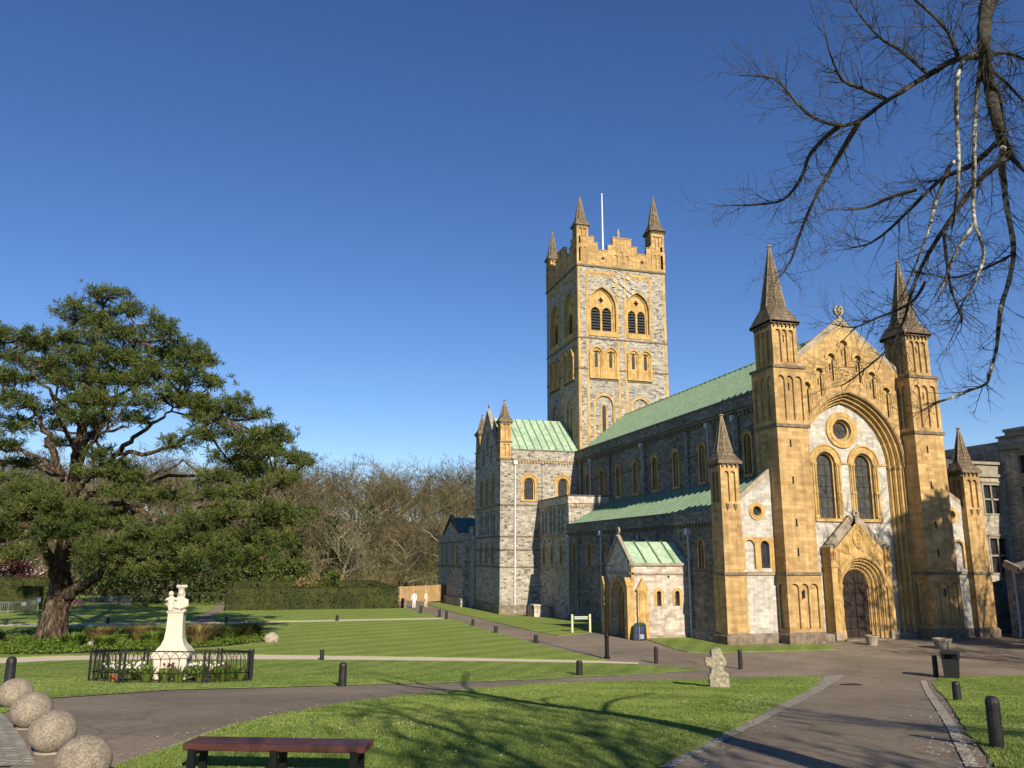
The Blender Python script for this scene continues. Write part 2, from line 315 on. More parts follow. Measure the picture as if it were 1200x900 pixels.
    def build(s,name,mats,parent=None,local=False,smooth=False):
        t=parent
        while t is not None and t.parent is not None: t=t.parent
        if t is not None and t.name in ('abbey_church','abbey_house'):
            g=s.pieces()
            if g:
                first=None
                for c in range(g[0]):
                    ids=np.nonzero(g[1]==c)[0]; mp={int(a):i for i,a in enumerate(ids)}; q=MB(); q.v=[s.v[int(a)] for a in ids]
                    for fc,m in zip(s.f,s.mi):
                        if fc[0] in mp: q.f.append([mp[i] for i in fc]); q.mi.append(m)
                    o=q._build(name,mats,parent,local,smooth); first=first or o
                return first
        return s._build(name,mats,parent,local,smooth)
    def _build(s,name,mats,parent=None,local=False,smooth=False):
        me=bpy.data.meshes.new(name); me.from_pydata([tuple(v) for v in s.v],[],s.f)
        mats=[mats] if isinstance(mats,str) else mats
        for m in mats: me.materials.append(MAT[m])
        if len(mats)>1: me.polygons.foreach_set('material_index',s.mi)
        if smooth: me.polygons.foreach_set('use_smooth',[True]*len(me.polygons))
        me.update(); return link(name,me,parent,local)
def link(name,data,parent=None,local=False):
    o=bpy.data.objects.new(name,data); COL.objects.link(o)
    if parent is not None:
        o.parent=parent
        if parent.type=='EMPTY' and not local: o.location=-parent.location
    return o
def tag(o,label,cat,group=None,kind=None):
    o['label']=label; o['category']=cat
    if group: o['group']=group
    if kind: o['kind']=kind
    return o
def thing(name,label,cat,loc=(0,0,0),group=None,rz=0):
    o=bpy.data.objects.new(name,None); COL.objects.link(o); o.location=loc; o.rotation_euler=(0,0,rz); o.empty_display_size=.2
    return tag(o,label,cat,group)
def dup(o,loc=None,rz=None,label=None,scale=None):
    c=o.copy(); COL.objects.link(c)
    if loc is not None: c.location=loc
    if rz is not None: c.rotation_euler=(0,0,rz)
    if scale is not None: c.scale=(scale,)*3
    if label: c['label']=label
    for k in list(o.children):
        a=k.copy(); COL.objects.link(a); a.parent=c
        for g in list(k.children): b=g.copy(); COL.objects.link(b); b.parent=a
    return c
def struct(o): o['kind']='structure'; return o
# frames: (a,b,depth) -> world
def F(y): return lambda a,b,d=0:(a,y+d,b)          # faces west (-Y)
def N(x): return lambda a,b,d=0:(x+d,a,b)          # faces north (-X)
def Fb(y): return lambda a,b,d=0:(a,y-d,b)         # faces east
def Nb(x): return lambda a,b,d=0:(x-d,a,b)         # faces south
def arch(cx,z0,hw,zs,c=0,n=7):
    p=[(cx-hw,z0)]; Rr=hw+c; am=math.acos(c/Rr) if c else math.pi/2
    for i in range(n+1):
        t=am*i/n; p.append((cx+c-Rr*math.cos(t),zs+Rr*math.sin(t)))
    for i in range(n-(0 if c else 1),-1,-1):
        t=am*i/n; q=(cx-c+Rr*math.cos(t),zs+Rr*math.sin(t))
        if i==n: continue
        p.append(q)
    p.append((cx+hw,z0)); return p
def circ(cx,cz,r,n=20): return [(cx-r*math.cos(2*math.pi*i/n),cz+r*math.sin(2*math.pi*i/n)) for i in range(n)]
def rect(a0,a1,b0,b1): return [(a0,b0),(a0,b1),(a1,b1),(a1,b0)]
DATA={'lawn_front':[(-35.63,-35.35),(-35.13,-34.55),(-34.45,-32.91),(-33.38,-30.88),(-31.94,-28.08),(-29.69,-24.52),(-26.66,-20.49),(-22.94,-16.79),(-17.71,-15.16),(-14.57,-14.72),(-11.22,-14.28),(-8.32,-14.37),(-11.72,-18.48),(-19.94,-28.34),(-24.68,-34.14),(-26.86,-36.41),(-28.26,-37.66),(-29.2,-39.5),(-30.5,-42),(-34,-43),(-37,-40.5)],'setts_inner':[(-7.49,-14.16),(-8.36,-14.56),(-11.82,-18.73),(-20.0,-28.52),(-24.69,-34.22),(-26.85,-36.45),(-28.22,-37.67),(-28.0,-37.73),(-26.63,-36.51),(-24.37,-34.2),(-19.41,-28.37),(-11.07,-18.56),(-7.0,-14.27)],'lawn_mid':[(-38.71,-27.61),(-38.85,-25.2),(-37.8,-23.35),(-36.48,-21.12),(-33.99,-19.69),(-31.07,-17.88),(-26.87,-15.71),(-23.57,-14.08),(-19.84,-12.46),(-15.91,-11.38),(-12.17,-10.37),(-14.83,-7.55),(-16.6,-6.51),(-19.14,-5.47),(-22.6,-4.11),(-27.48,-2.44),(-31.51,-1.1),(-34.34,-0.4),(-38.68,0.73),(-42.81,1.52),(-44.67,1.27),(-46.79,0.19),(-48.63,-1.25),(-39.62,-30.04),(-38.77,-29.92)],'pale_path':[(-49.46,-4.94),(-48.73,-0.92),(-46.87,0.47),(-44.73,1.53),(-42.85,1.72),(-38.7,0.92),(-34.35,-0.18),(-31.5,-0.92),(-27.45,-2.27),(-22.56,-3.95),(-19.09,-5.32),(-16.54,-6.37),(-14.6,-7.37),(-14.28,-6.69),(-16.16,-5.44),(-18.73,-4.25),(-22.23,-2.6),(-27.23,-0.59),(-31.42,1.09),(-34.39,2.3),(-38.96,3.35),(-43.29,4.06),(-45.29,4.03),(-47.69,3.5),(-49.95,2.92),(-51.85,1.68)],'lawn_main':[(-51.94,1.92),(-50.02,3.14),(-47.75,3.71),(-45.33,4.23),(-43.32,4.2),(-38.98,3.5),(-34.39,2.44),(-31.41,1.23),(-27.22,-0.46),(-22.2,-2.48),(-18.69,-4.13),(-16.12,-5.33),(-15.41,-5.09),(-16.12,-1.27),(-16.61,4.18),(-17.13,12.42),(-17.31,19.41),(-17.65,26.36),(-27.82,26.3),(-30.37,26.15),(-37.1,26.12),(-46.35,27.15),(-54.37,27.76),(-61.66,28.34)],'thin_path':[(-61.76,28.61),(-54.44,28.04),(-46.4,27.43),(-37.11,26.4),(-30.36,26.44),(-27.8,26.59),(-17.66,26.69),(-17.69,28.1),(-27.68,28.09),(-30.3,27.91),(-37.18,27.73),(-46.71,29.23),(-55.14,30.58),(-62.86,31.6)],'lawn_back':[(-38.71,28.78),(-30.29,28.21),(-27.66,28.39),(-17.77,28.46),(-18.63,36.62),(-19.24,43.26),(-19.92,43.11),(-38.03,43.29),(-38.45,43.4)],'lawn_back_left':[(-52.03,30.92),(-46.83,29.92),(-40.18,28.95),(-39.37,50.34),(-51.47,53.97),(-54.03,52.97),(-54.64,42.67),(-56.27,34.68),(-57.85,31.25)],'lawn_back_far':[(-59.11,35.38),(-57.36,38.64),(-55.84,45.51),(-55.79,50.36),(-60.09,48.54),(-64.12,46.83)],'church_lawn':[(-15.16,52.24),(-14.83,38.76),(-14.26,22.32),(-13.94,12.5),(-13.32,8.95),(-10.25,10.68),(-9.14,12.42),(-5.0,11.2),(-4.9,31),(-8.6,40.4),(-9.6,52),(-10.8,62)],'west_lawn':[(-8.15,6.0),(-8.65,2.42),(-9.27,-1.22),(-9.19,-2.68),(-8.19,-3.41),(-4.23,-3.63),(0.58,-3.66),(1.92,-1.13),(-0.7,-0.75),(-4.8,-0.3),(-4.95,2.0),(-4.7,5.5)],'lawn_right':[(-6.38,-19.18),(-12.2,-26.03),(-19.46,-34.19),(-21.91,-37.0),(-22.62,-37.92),(-23.48,-38.93),(-22.5,-42),(-16,-44),(6,-26),(1.34,-16.58),(-3.11,-15.98)],'tmp':[(-3.11,-15.98),(1.34,-16.58)],'setts_pale':[(-5.11,-17.03),(-17.42,-31.32),(-22.44,-37.13),(-23.86,-38.83),(-23.66,-38.88),(-22.24,-37.17),(-17.14,-31.34),(-4.82,-17.09)],'setts_brown':[(-4.8,-17.09),(-17.13,-31.34),(-22.23,-37.17),(-23.66,-38.88),(-23.48,-38.93),(-22.68,-37.98),(-21.96,-37.04),(-19.56,-34.27),(-12.42,-26.25),(-6.48,-19.26),(-4.62,-17.13)],'setts_left':[(-39.25,-29.83),(-38.72,-29.93),(-38.07,-31.76),(-37.48,-33.42),(-36.84,-35.35),(-37.68,-35.12)],'diag_path_ref':[(-18.81,35.6),(-18.51,47.97)],'pts':{'b1':(-39.98,-24.79,2.12),'b2':(-31.08,-18.4,1.13),'b3':(-19.61,-11.74,0.21),'b4':(-30.75,-1.54,0.04),'b5':(-13.47,-7.21,0.03),'b6':(-10.4,-10.6,0.05),'b7':(-3.03,-15.74,0.1),'b8':(-13.52,-27.93,1.38),'b9':(-22.26,-37.85,2.59),'b10':(-16.53,4.44,0.0),'b11':(-17.19,12.22,0.0),'b12':(-17.34,18.98,0.0),'b13':(-17.94,26.86,0.0),'b14':(-18.13,29.11,0.0),'b15':(-18.93,34.73,0.0),'b16':(-27.76,27.08,0.0),'b17':(-37.08,27.04,0.0),'b18':(-46.61,28.65,0.0),'b19':(-54.35,29.05,0.0),'lamp':(-15.23,-4.59,0.01),'cross':(-16.91,-19.76,0.72),'statue':(-37.21,-12.15,0.77),'bin':(-2.85,-16.53,0.13),'seat':(-54.04,52.2,0.0),'p1':(-18.11,43.77,-0.0),'p2':(-16.62,45.12,-0.01),'aboard':(-8.73,6.03,0.0),'signL':(-11.35,11.1,0.0),'signR':(-10.2,11.03,0.0),'sph1':(-38.9,-28.29,2.4),'sph2':(-37.78,-31.73,2.6),'sph3':(-36.88,-34.25,2.66),'sph4':(-36.04,-36.29,2.67),'benchA':(-34.59,-36.31,2.67),'benchB':(-32.41,-37.19,2.67),'tree':(-47.43,13.48,0.0),'trough1':(4.44,-2.59,0.0),'trough2':(7.42,-5.43,0.0),'post':(-56.06,42.39,0.0),'bar1':(-58.24,40.55,0.0),'bar2':(-56.29,42.45,0.0),'bar3':(-52.86,49.67,0.0),'bar4':(-50.59,51.39,0.0),'stone':(-44.09,8.31,0.01),'f1':(-45.8,6.29,0.02),'fe0':(-39.72,-15.33,1.17),'fe1':(-38.41,-17.67,1.35),'fe2':(-35.74,-17.23,1.2),'fe3':(-34.22,-12.86,0.72),'fe4':(-35.96,-3.25,0.13),'fe5':(-39.52,-2.77,0.16),'magn':(-57.44,47.91,0.0),'p0':(-15.41,-4.97,0.02),'cedar':(-44.87,63.29,-0.0),'yewA':(-36.47,72.53,-0.0),'yewB':(-50.44,64.55,-0.0)},'limbs':[[(-25.35,-42.26,2.7,0.3124),(-25.49,-42.65,5.24,0.2855),(-25.62,-43.07,7.86,0.2577),(-26.05,-43.65,9.92,0.2194),(-26.11,-43.92,11.79,0.1912),(-26.25,-44.15,13.62,0.162),(-26.71,-44.64,15.26,0.1264),(-26.83,-44.92,17.3,0.0968)],[(-25.94,-43.59,9.97,0.0922),(-26.05,-43.76,11.72,0.0896),(-26.22,-43.74,12.64,0.0867),(-26.7,-43.77,12.48,0.0803),(-26.79,-43.49,12.08,0.0773),(-26.69,-43.22,11.57,0.0742),(-26.86,-43.27,11.08,0.068),(-26.7,-43.11,10.91,0.0647),(-26.49,-42.94,10.69,0.0612),(-26.58,-43.04,10.31,0.0553),(-26.36,-42.89,10.12,0.0516),(-26.12,-42.76,10.05,0.0478)],[(-26.4,-42.93,10.02,0.0335),(-26.28,-42.78,9.93,0.0323),(-26.11,-42.63,9.77,0.0311),(-26.23,-42.73,9.42,0.0287),(-26.0,-42.55,9.05,0.0274),(-25.89,-42.36,8.77,0.026),(-26.14,-42.42,8.38,0.0237),(-26.02,-42.24,8.17,0.0223),(-25.9,-42.07,7.99,0.0208),(-26.12,-42.15,7.68,0.0186),(-26.03,-41.99,7.59,0.0171),(-26.11,-41.8,7.54,0.0155),(-26.46,-41.89,7.42,0.0134),(-26.48,-41.71,7.4,0.0118),(-26.52,-41.52,7.33,0.0101)],[(-26.61,-42.99,11.05,0.0376),(-26.67,-42.73,11.17,0.0357),(-26.77,-42.42,11.15,0.0336),(-27.15,-42.36,10.89,0.0302),(-27.19,-42.08,10.88,0.0279),(-27.24,-41.78,10.84,0.0255),(-27.54,-41.78,10.72,0.022),(-27.69,-41.51,10.95,0.0194),(-27.76,-41.29,11.27,0.0165),(-28.05,-41.36,11.47,0.013),(-28.13,-41.11,11.68,0.01),(-28.24,-40.84,11.84,0.0067)],[(-27.32,-41.87,10.77,0.0328),(-27.34,-41.59,10.58,0.0292),(-27.36,-41.31,10.37,0.0253),(-27.58,-41.31,10.03,0.0206),(-27.58,-41.02,9.77,0.0166),(-27.58,-40.71,9.39,0.0123),(-27.75,-40.76,9.18,0.0076)],[(-27.49,-41.72,10.76,0.0311),(-27.48,-41.41,10.76,0.0277),(-27.48,-41.09,10.67,0.0241),(-27.6,-41.07,10.38,0.0196),(-27.64,-40.72,10.22,0.0157),(-27.86,-40.36,10.27,0.0115),(-28.26,-40.31,10.24,0.0068)],[(-27.11,-42.08,10.97,0.0264),(-27.43,-42.05,11.08,0.0212),(-27.66,-42.03,11.16,0.0161),(-28.07,-42.35,11.25,0.0106),(-28.18,-42.42,11.6,0.0058)],[(-26.96,-42.57,11.04,0.0233),(-26.99,-42.27,11.51,0.02),(-26.98,-41.96,11.89,0.0163),(-27.23,-41.94,12.17,0.0118),(-27.2,-41.68,12.71,0.0076)],[(-26.79,-42.85,11.11,0.0247),(-26.98,-42.93,11.33,0.0195),(-27.32,-42.96,11.56,0.0143),(-27.91,-43.24,11.49,0.0089)],[(-26.68,-43.06,10.99,0.027),(-26.74,-42.97,11.05,0.0262),(-26.76,-42.88,11.03,0.0254),(-27.01,-43.01,10.66,0.0235),(-26.94,-42.89,10.39,0.0227),(-26.85,-42.78,10.16,0.0219),(-27.04,-42.94,9.79,0.0202),(-26.97,-42.81,9.5,0.0193),(-26.91,-42.72,9.42,0.0185)],[(-26.69,-43.06,10.97,0.0251),(-26.64,-42.94,10.77,0.0242),(-26.59,-42.81,10.49,0.0232),(-26.8,-42.94,10.03,0.0213),(-26.71,-42.8,9.71,0.0203),(-26.63,-42.67,9.43,0.0193),(-26.82,-42.84,9.09,0.0176),(-26.68,-42.76,8.96,0.0166),(-26.57,-42.67,8.84,0.0156),(-26.84,-42.83,8.56,0.0139),(-26.84,-42.71,8.43,0.0129),(-26.84,-42.6,8.33,0.0119)],[(-26.46,-42.93,10.08,0.0316),(-26.45,-42.57,9.99,0.0286),(-26.53,-42.2,9.97,0.0253),(-26.83,-42.09,9.68,0.0209),(-26.87,-41.7,9.52,0.0171),(-26.88,-41.35,9.46,0.0131),(-27.11,-41.31,9.39,0.0085)],[(-26.37,-42.91,9.9,0.0316),(-26.44,-42.67,9.79,0.03),(-26.49,-42.4,9.59,0.0282),(-26.79,-42.41,9.24,0.0254),(-26.73,-42.21,9.17,0.0235),(-26.73,-41.96,8.95,0.0216),(-26.95,-42.0,8.6,0.0188),(-26.86,-41.76,8.37,0.0168),(-26.83,-41.52,8.16,0.0146),(-27.08,-41.58,7.95,0.0119),(-27.25,-41.28,7.73,0.0096),(-27.26,-41.06,7.68,0.0073)],[(-26.99,-42.82,9.81,0.0239),(-26.9,-42.64,9.81,0.0215),(-26.84,-42.38,9.56,0.0189),(-27.03,-42.41,9.16,0.0155),(-26.99,-42.15,8.88,0.0128),(-26.95,-41.9,8.66,0.0099)],[(-26.82,-42.82,9.12,0.0218),(-26.95,-42.67,8.83,0.0183),(-27.0,-42.53,8.55,0.0147),(-27.26,-42.74,8.34,0.0107)],[(-26.82,-42.42,9.23,0.0209),(-26.7,-42.3,8.86,0.0182),(-26.58,-42.2,8.6,0.0155),(-26.69,-42.4,8.23,0.0122),(-26.63,-42.33,8.18,0.0094)],[(-26.9,-42.17,8.68,0.0192),(-26.85,-41.87,8.53,0.0163),(-27.03,-41.5,8.43,0.0132),(-27.35,-41.48,8.3,0.0096),(-27.42,-41.2,8.41,0.0062)],[(-26.99,-42.27,9.74,0.0253),(-27.08,-42.02,9.76,0.0212),(-27.21,-41.74,9.73,0.017),(-27.56,-41.76,9.64,0.012)],[(-26.55,-43.01,11.05,0.0245),(-26.41,-43.13,11.04,0.0193),(-26.29,-43.22,10.92,0.0142),(-26.32,-43.59,10.46,0.0088)],[(-26.6,-43.06,10.86,0.0186),(-26.2,-42.9,10.85,0.016),(-25.78,-42.74,10.8,0.0131),(-25.49,-42.88,10.53,0.0097)],[(-26.67,-43.16,11.41,0.0279),(-26.49,-43.36,11.72,0.0203),(-26.27,-43.56,11.93,0.0128)],[(-26.57,-43.04,10.72,0.0205),(-26.4,-42.97,10.59,0.0188),(-26.29,-42.86,10.41,0.0171),(-26.46,-43.05,10.13,0.0147)],[(-26.03,-42.59,8.97,0.0171),(-26.08,-42.28,8.91,0.0145),(-26.23,-41.94,8.88,0.0116),(-26.59,-41.93,8.88,0.0082),(-26.69,-41.65,9.01,0.0051)],[(-26.26,-44.06,12.04,0.0868),(-24.31,-43.79,15.13,0.0762),(-22.02,-43.63,18.23,0.0583)],[(-26.25,-44.02,11.87,0.0781),(-25.96,-43.72,14.89,0.068),(-25.92,-43.16,17.03,0.0537),(-26.57,-42.6,18.39,0.0342)],[(-26.0,-43.57,9.49,0.0781),(-25.2,-44.21,10.97,0.0516),(-24.04,-44.85,11.92,0.0255)],[(-25.9,-43.36,8.39,0.0694),(-23.59,-43.15,10.04,0.0545),(-20.45,-43.12,11.46,0.0334)]],'pine':[[(-47.47,13.49,-0.11,1.184),(-47.43,13.48,0.93,1.006),(-47.35,13.46,2.19,0.858),(-47.22,13.42,3.41,0.799),(-47.36,13.46,4.64,0.651),(-47.26,13.43,6.23,0.592),(-47.2,13.41,8.24,0.533),(-47.26,13.43,9.81,0.473),(-47.13,13.39,11.16,0.414),(-47.14,13.4,12.34,0.414),(-47.0,13.36,14.14,0.355),(-46.97,13.66,16.02,0.326),(-47.07,14.0,17.94,0.266),(-47.07,14.42,20.57,0.189),(-46.86,14.36,22.51,0.13),(-46.59,14.28,24.02,0.071)],[(-47.35,13.46,9.11,0.296),(-47.82,13.07,10.81,0.266),(-48.46,12.53,12.49,0.237),(-48.96,12.36,13.61,0.201),(-49.46,11.99,14.71,0.154),(-50.45,12.27,16.0,0.107),(-51.22,11.98,16.66,0.059)],[(-47.16,13.4,9.4,0.296),(-46.43,12.67,10.47,0.272),(-45.57,11.9,11.18,0.237),(-44.65,11.11,11.88,0.201),(-43.96,10.39,12.52,0.178),(-42.62,9.48,13.66,0.142),(-41.28,8.57,14.68,0.095),(-40.4,8.32,15.26,0.059)],[(-43.95,10.39,12.4,0.154),(-42.49,9.45,12.29,0.142),(-40.56,8.37,12.68,0.118),(-38.71,7.31,13.81,0.083),(-37.29,6.38,14.64,0.047)],[(-46.87,13.32,8.82,0.26),(-46.39,13.7,9.61,0.237),(-45.37,14.44,9.98,0.213),(-43.94,15.07,10.37,0.178),(-42.41,15.15,10.91,0.142),(-40.9,15.23,11.46,0.118),(-38.51,15.06,11.26,0.095),(-35.74,14.26,10.77,0.065),(-33.65,13.65,11.28,0.041)],[(-46.73,13.28,8.53,0.237),(-44.8,11.16,9.02,0.201),(-42.88,9.04,8.71,0.166),(-41.34,7.55,8.01,0.13),(-39.64,6.02,7.66,0.107),(-37.84,4.98,8.06,0.071),(-35.77,3.85,7.63,0.047)],[(-45.38,11.85,11.01,0.154),(-43.25,10.19,10.8,0.13),(-41.21,8.55,10.88,0.095),(-39.61,7.57,11.67,0.059)],[(-47.72,12.73,11.02,0.154),(-49.58,12.54,12.27,0.13),(-51.4,12.55,12.55,0.107),(-53.2,12.55,12.88,0.071)],[(-47.62,12.7,10.67,0.154),(-49.92,15.24,11.85,0.142),(-52.3,16.97,12.26,0.118),(-55.63,18.98,12.49,0.083)],[(-46.77,13.29,2.86,0.533),(-46.15,12.48,3.44,0.385),(-45.4,11.64,3.79,0.326),(-44.04,10.42,4.69,0.272),(-42.52,8.94,5.03,0.213),(-40.59,7.33,5.47,0.166),(-38.24,5.61,6.2,0.107),(-36.17,3.97,6.2,0.059)],[(-47.05,13.37,3.41,0.473),(-47.36,12.42,4.44,0.385),(-47.65,11.46,5.38,0.326),(-47.93,10.5,6.3,0.272),(-48.12,9.52,7.51,0.213),(-48.88,9.22,8.13,0.154),(-50.15,9.06,7.94,0.095)],[(-47.19,13.41,5.66,0.296),(-46.1,14.14,5.96,0.237),(-44.33,14.66,6.26,0.189),(-41.95,15.02,7.18,0.142),(-39.52,15.35,8.76,0.095),(-37.46,14.75,9.39,0.059)],[(-46.8,13.3,14.44,0.178),(-46.11,14.14,15.84,0.142),(-44.56,14.73,17.61,0.107),(-42.68,14.71,19.34,0.059)],[(-46.88,13.32,16.27,0.154),(-45.25,11.29,17.79,0.118),(-44.12,10.44,19.8,0.083),(-43.77,10.13,21.27,0.047)],[(-46.93,13.34,15.66,0.154),(-48.55,14.85,17.71,0.13),(-50.23,16.37,19.85,0.095),(-51.33,16.69,21.47,0.053)],[(-47.0,13.36,14.14,0.166),(-47.89,11.53,15.59,0.13),(-49.17,10.86,16.86,0.095),(-50.72,10.27,18.38,0.059)],[(-47.0,13.36,12.05,0.178),(-47.54,9.35,14.38,0.118),(-47.73,7.32,15.68,0.071)],[(-47.0,13.36,12.05,0.178),(-46.8,17.46,15.07,0.118),(-45.84,19.27,17.41,0.071)],[(-47.16,13.4,7.37,0.201),(-47.64,10.42,8.37,0.154),(-48.72,8.65,8.79,0.118),(-49.5,7.84,9.25,0.071)],[(-47.03,13.37,10.27,0.178),(-45.93,9.92,12.27,0.142),(-44.55,7.44,13.12,0.107),(-42.67,4.81,13.36,0.071)]],'pclumps':[(-46.16,13.11,24.02,1.54,0.53),(-47.73,14.61,23.36,1.78,0.65),(-44.57,11.61,22.75,1.07,0.53),(-48.88,15.98,23.0,1.3,0.53),(-46.09,11.01,21.32,1.78,0.59),(-44.56,9.53,20.32,1.54,0.53),(-42.68,10.02,21.46,1.18,0.59),(-41.2,8.55,20.15,1.07,0.59),(-43.66,12.39,20.76,1.3,0.53),(-41.96,10.86,19.63,1.54,0.59),(-40.22,8.27,18.42,1.18,0.53),(-39.64,9.14,19.03,0.83,0.47),(-47.33,15.53,21.03,1.66,0.59),(-48.67,13.84,20.87,1.54,0.53),(-50.66,15.46,20.62,1.42,0.53),(-51.31,12.52,20.32,1.18,0.53),(-53.4,15.21,21.11,1.3,0.53),(-54.51,15.53,20.6,1.3,0.59),(-52.97,17.17,19.97,1.54,0.59),(-49.24,10.88,18.39,1.54,0.53),(-47.01,9.19,18.28,1.66,0.59),(-45.01,8.62,18.4,1.66,0.59),(-43.54,9.23,18.41,1.54,0.59),(-41.4,7.57,17.48,1.54,0.59),(-39.46,7.01,16.97,1.42,0.53),(-38.28,7.71,16.9,0.83,0.47),(-46.23,8.97,17.12,1.66,0.53),(-43.85,7.24,16.68,1.66,0.53),(-50.03,16.32,18.17,1.3,0.47),(-50.86,11.35,17.21,1.54,0.53),(-52.89,12.98,17.66,1.3,0.59),(-51.8,11.62,15.92,1.42,0.59),(-50.1,11.13,15.46,1.18,0.53),(-53.18,15.15,14.91,1.3,0.59),(-50.77,12.37,14.12,1.18,0.47),(-45.31,7.66,15.44,1.66,0.53),(-43.19,7.05,15.34,1.66,0.53),(-41.26,7.53,15.88,1.42,0.53),(-39.35,6.97,15.54,1.42,0.53),(-37.54,6.45,15.09,1.3,0.53),(-36.38,6.11,15.32,0.83,0.47),(-38.18,6.63,14.3,1.07,0.47),(-44.4,7.4,14.22,1.3,0.41),(-42.73,7.95,14.39,0.95,0.41),(-46.23,7.93,14.21,0.83,0.36),(-49.64,16.2,14.75,0.71,0.36),(-48.78,15.96,13.5,0.71,0.3),(-51.45,12.57,12.95,1.07,0.41),(-51.08,16.62,11.95,1.07,0.3),(-40.18,7.22,12.72,0.95,0.36),(-38.36,6.69,13.17,1.07,0.41),(-37.05,6.31,13.57,0.95,0.41),(-35.93,5.98,12.74,1.07,0.47),(-34.9,5.68,13.19,0.83,0.47),(-33.78,5.36,13.3,0.83,0.53),(-34.3,5.51,12.18,1.07,0.47),(-33.05,5.15,11.64,0.83,0.53),(-35.05,6.77,11.29,1.3,0.47),(-36.7,7.25,11.74,1.3,0.41),(-37.62,6.47,10.52,1.42,0.47),(-33.4,5.25,10.43,1.07,0.47),(-35.46,5.85,9.71,1.54,0.53),(-37.98,5.54,9.36,1.42,0.47),(-43.95,9.35,11.43,0.83,0.3),(-44.64,8.51,12.15,0.71,0.36),(-43.06,9.09,10.6,1.07,0.36),(-41.62,8.67,9.49,0.95,0.36),(-45.03,8.62,10.77,0.95,0.3),(-43.32,8.12,9.52,1.3,0.36),(-50.26,10.14,10.48,1.42,0.53),(-48.3,8.53,9.59,1.54,0.53),(-49.97,7.97,8.98,1.42,0.59),(-48.4,7.52,8.47,1.66,0.59),(-46.82,7.06,8.73,1.42,0.53),(-49.04,7.7,7.59,1.66,0.53),(-46.3,6.91,7.7,1.42,0.53),(-45.46,7.7,7.12,1.18,0.47),(-47.21,7.17,6.93,1.42,0.41),(-49.66,7.88,6.56,1.3,0.47),(-48.55,7.56,5.65,1.07,0.36),(-44.59,7.45,6.18,1.18,0.41),(-45.33,7.67,8.27,1.18,0.47),(-43.64,8.22,7.53,1.07,0.36),(-43.52,7.14,5.67,1.3,0.41),(-42.31,6.79,6.19,1.3,0.41),(-41.36,6.52,6.97,1.18,0.41),(-40.28,6.2,6.2,1.42,0.47),(-39.07,5.85,6.98,1.42,0.47),(-37.86,5.5,7.77,1.54,0.47),(-36.36,5.07,8.3,1.54,0.53),(-34.81,4.62,8.04,1.54,0.53),(-33.54,4.25,8.31,1.07,0.47),(-35.5,4.82,6.99,1.66,0.53),(-36.93,4.19,6.45,1.54,0.47),(-33.96,4.37,6.74,1.3,0.53),(-38.51,4.65,5.68,1.42,0.41),(-36.51,4.07,5.44,1.42,0.41),(-34.64,3.53,5.7,1.3,0.47),(-40.67,6.31,4.9,1.18,0.36),(-32.72,5.05,7.72,0.71,0.41),(-42.33,7.84,4.73,0.83,0.3),(-54.93,15.65,19.34,1.18,0.59),(-54.8,15.62,16.24,1.18,0.71),(-54.07,15.41,10.84,1.3,0.71),(-53.67,15.29,7.93,1.3,0.71)]}
# ------------------------------------------------------------ ground
D=DATA; PT=D['pts']
def mesh_from(name,vs,fs,mat,parent=None):
    me=bpy.data.meshes.new(name); me.from_pydata(vs,[],fs); me.materials.append(MAT[mat]); me.update(); return link(name,me,parent)
def axis(lo,hi,step,far):
    a=list(np.arange(lo,hi+.01,step)); s=step; x=lo; L=[]
    while x>-far: s*=1.35; x-=s; L.append(x)
    s=step; x=hi; H=[]
    while x<far: s*=1.35; x+=s; H.append(x)
    return np.array(L[::-1]+a+H)
xs=axis(-90,60,1.5,3000); ys=axis(-70,230,1.5,3000)
gx,gy=np.meshgrid(xs,ys,indexing='ij'); gz=h(gx,gy)-.05
nx,ny=len(xs),len(ys); idx=np.arange(nx*ny).reshape(nx,ny)
fs=np.stack([idx[:-1,:-1],idx[1:,:-1],idx[1:,1:],idx[:-1,1:]],-1).reshape(-1,4)
me=bpy.data.meshes.new('ground'); me.from_pydata(np.stack([gx,gy,gz],-1).reshape(-1,3).tolist(),[],fs.tolist())
me.materials.append(MAT['woodland_floor']); me.materials.append(MAT['far_grass'])
cyy=ys[:-1]+np.diff(ys)/2; mi=np.tile((cyy<84).astype(np.int32),nx-1); me.polygons.foreach_set('material_index',mi); me.update()
struct(link('ground',me))
def inpoly(poly,X,Y):
    r=np.zeros(X.shape,bool); n=len(poly)
    for i in range(n):
        x1,y1=poly[i]; x2,y2=poly[(i+1)%n]
        c=((y1>Y)!=(y2>Y))&(X<(x2-x1)*(Y-y1)/((y2-y1) or 1e-9)+x1); r^=c
    return r
def dens(poly,sp):
    o=[]
    for i in range(len(poly)):
        a=np.array(poly[i]); b=np.array(poly[(i+1)%len(poly)]); k=max(1,int(np.hypot(*(b-a))/sp)); o+=[tuple(a+(b-a)*t/k) for t in range(k)]
    return o
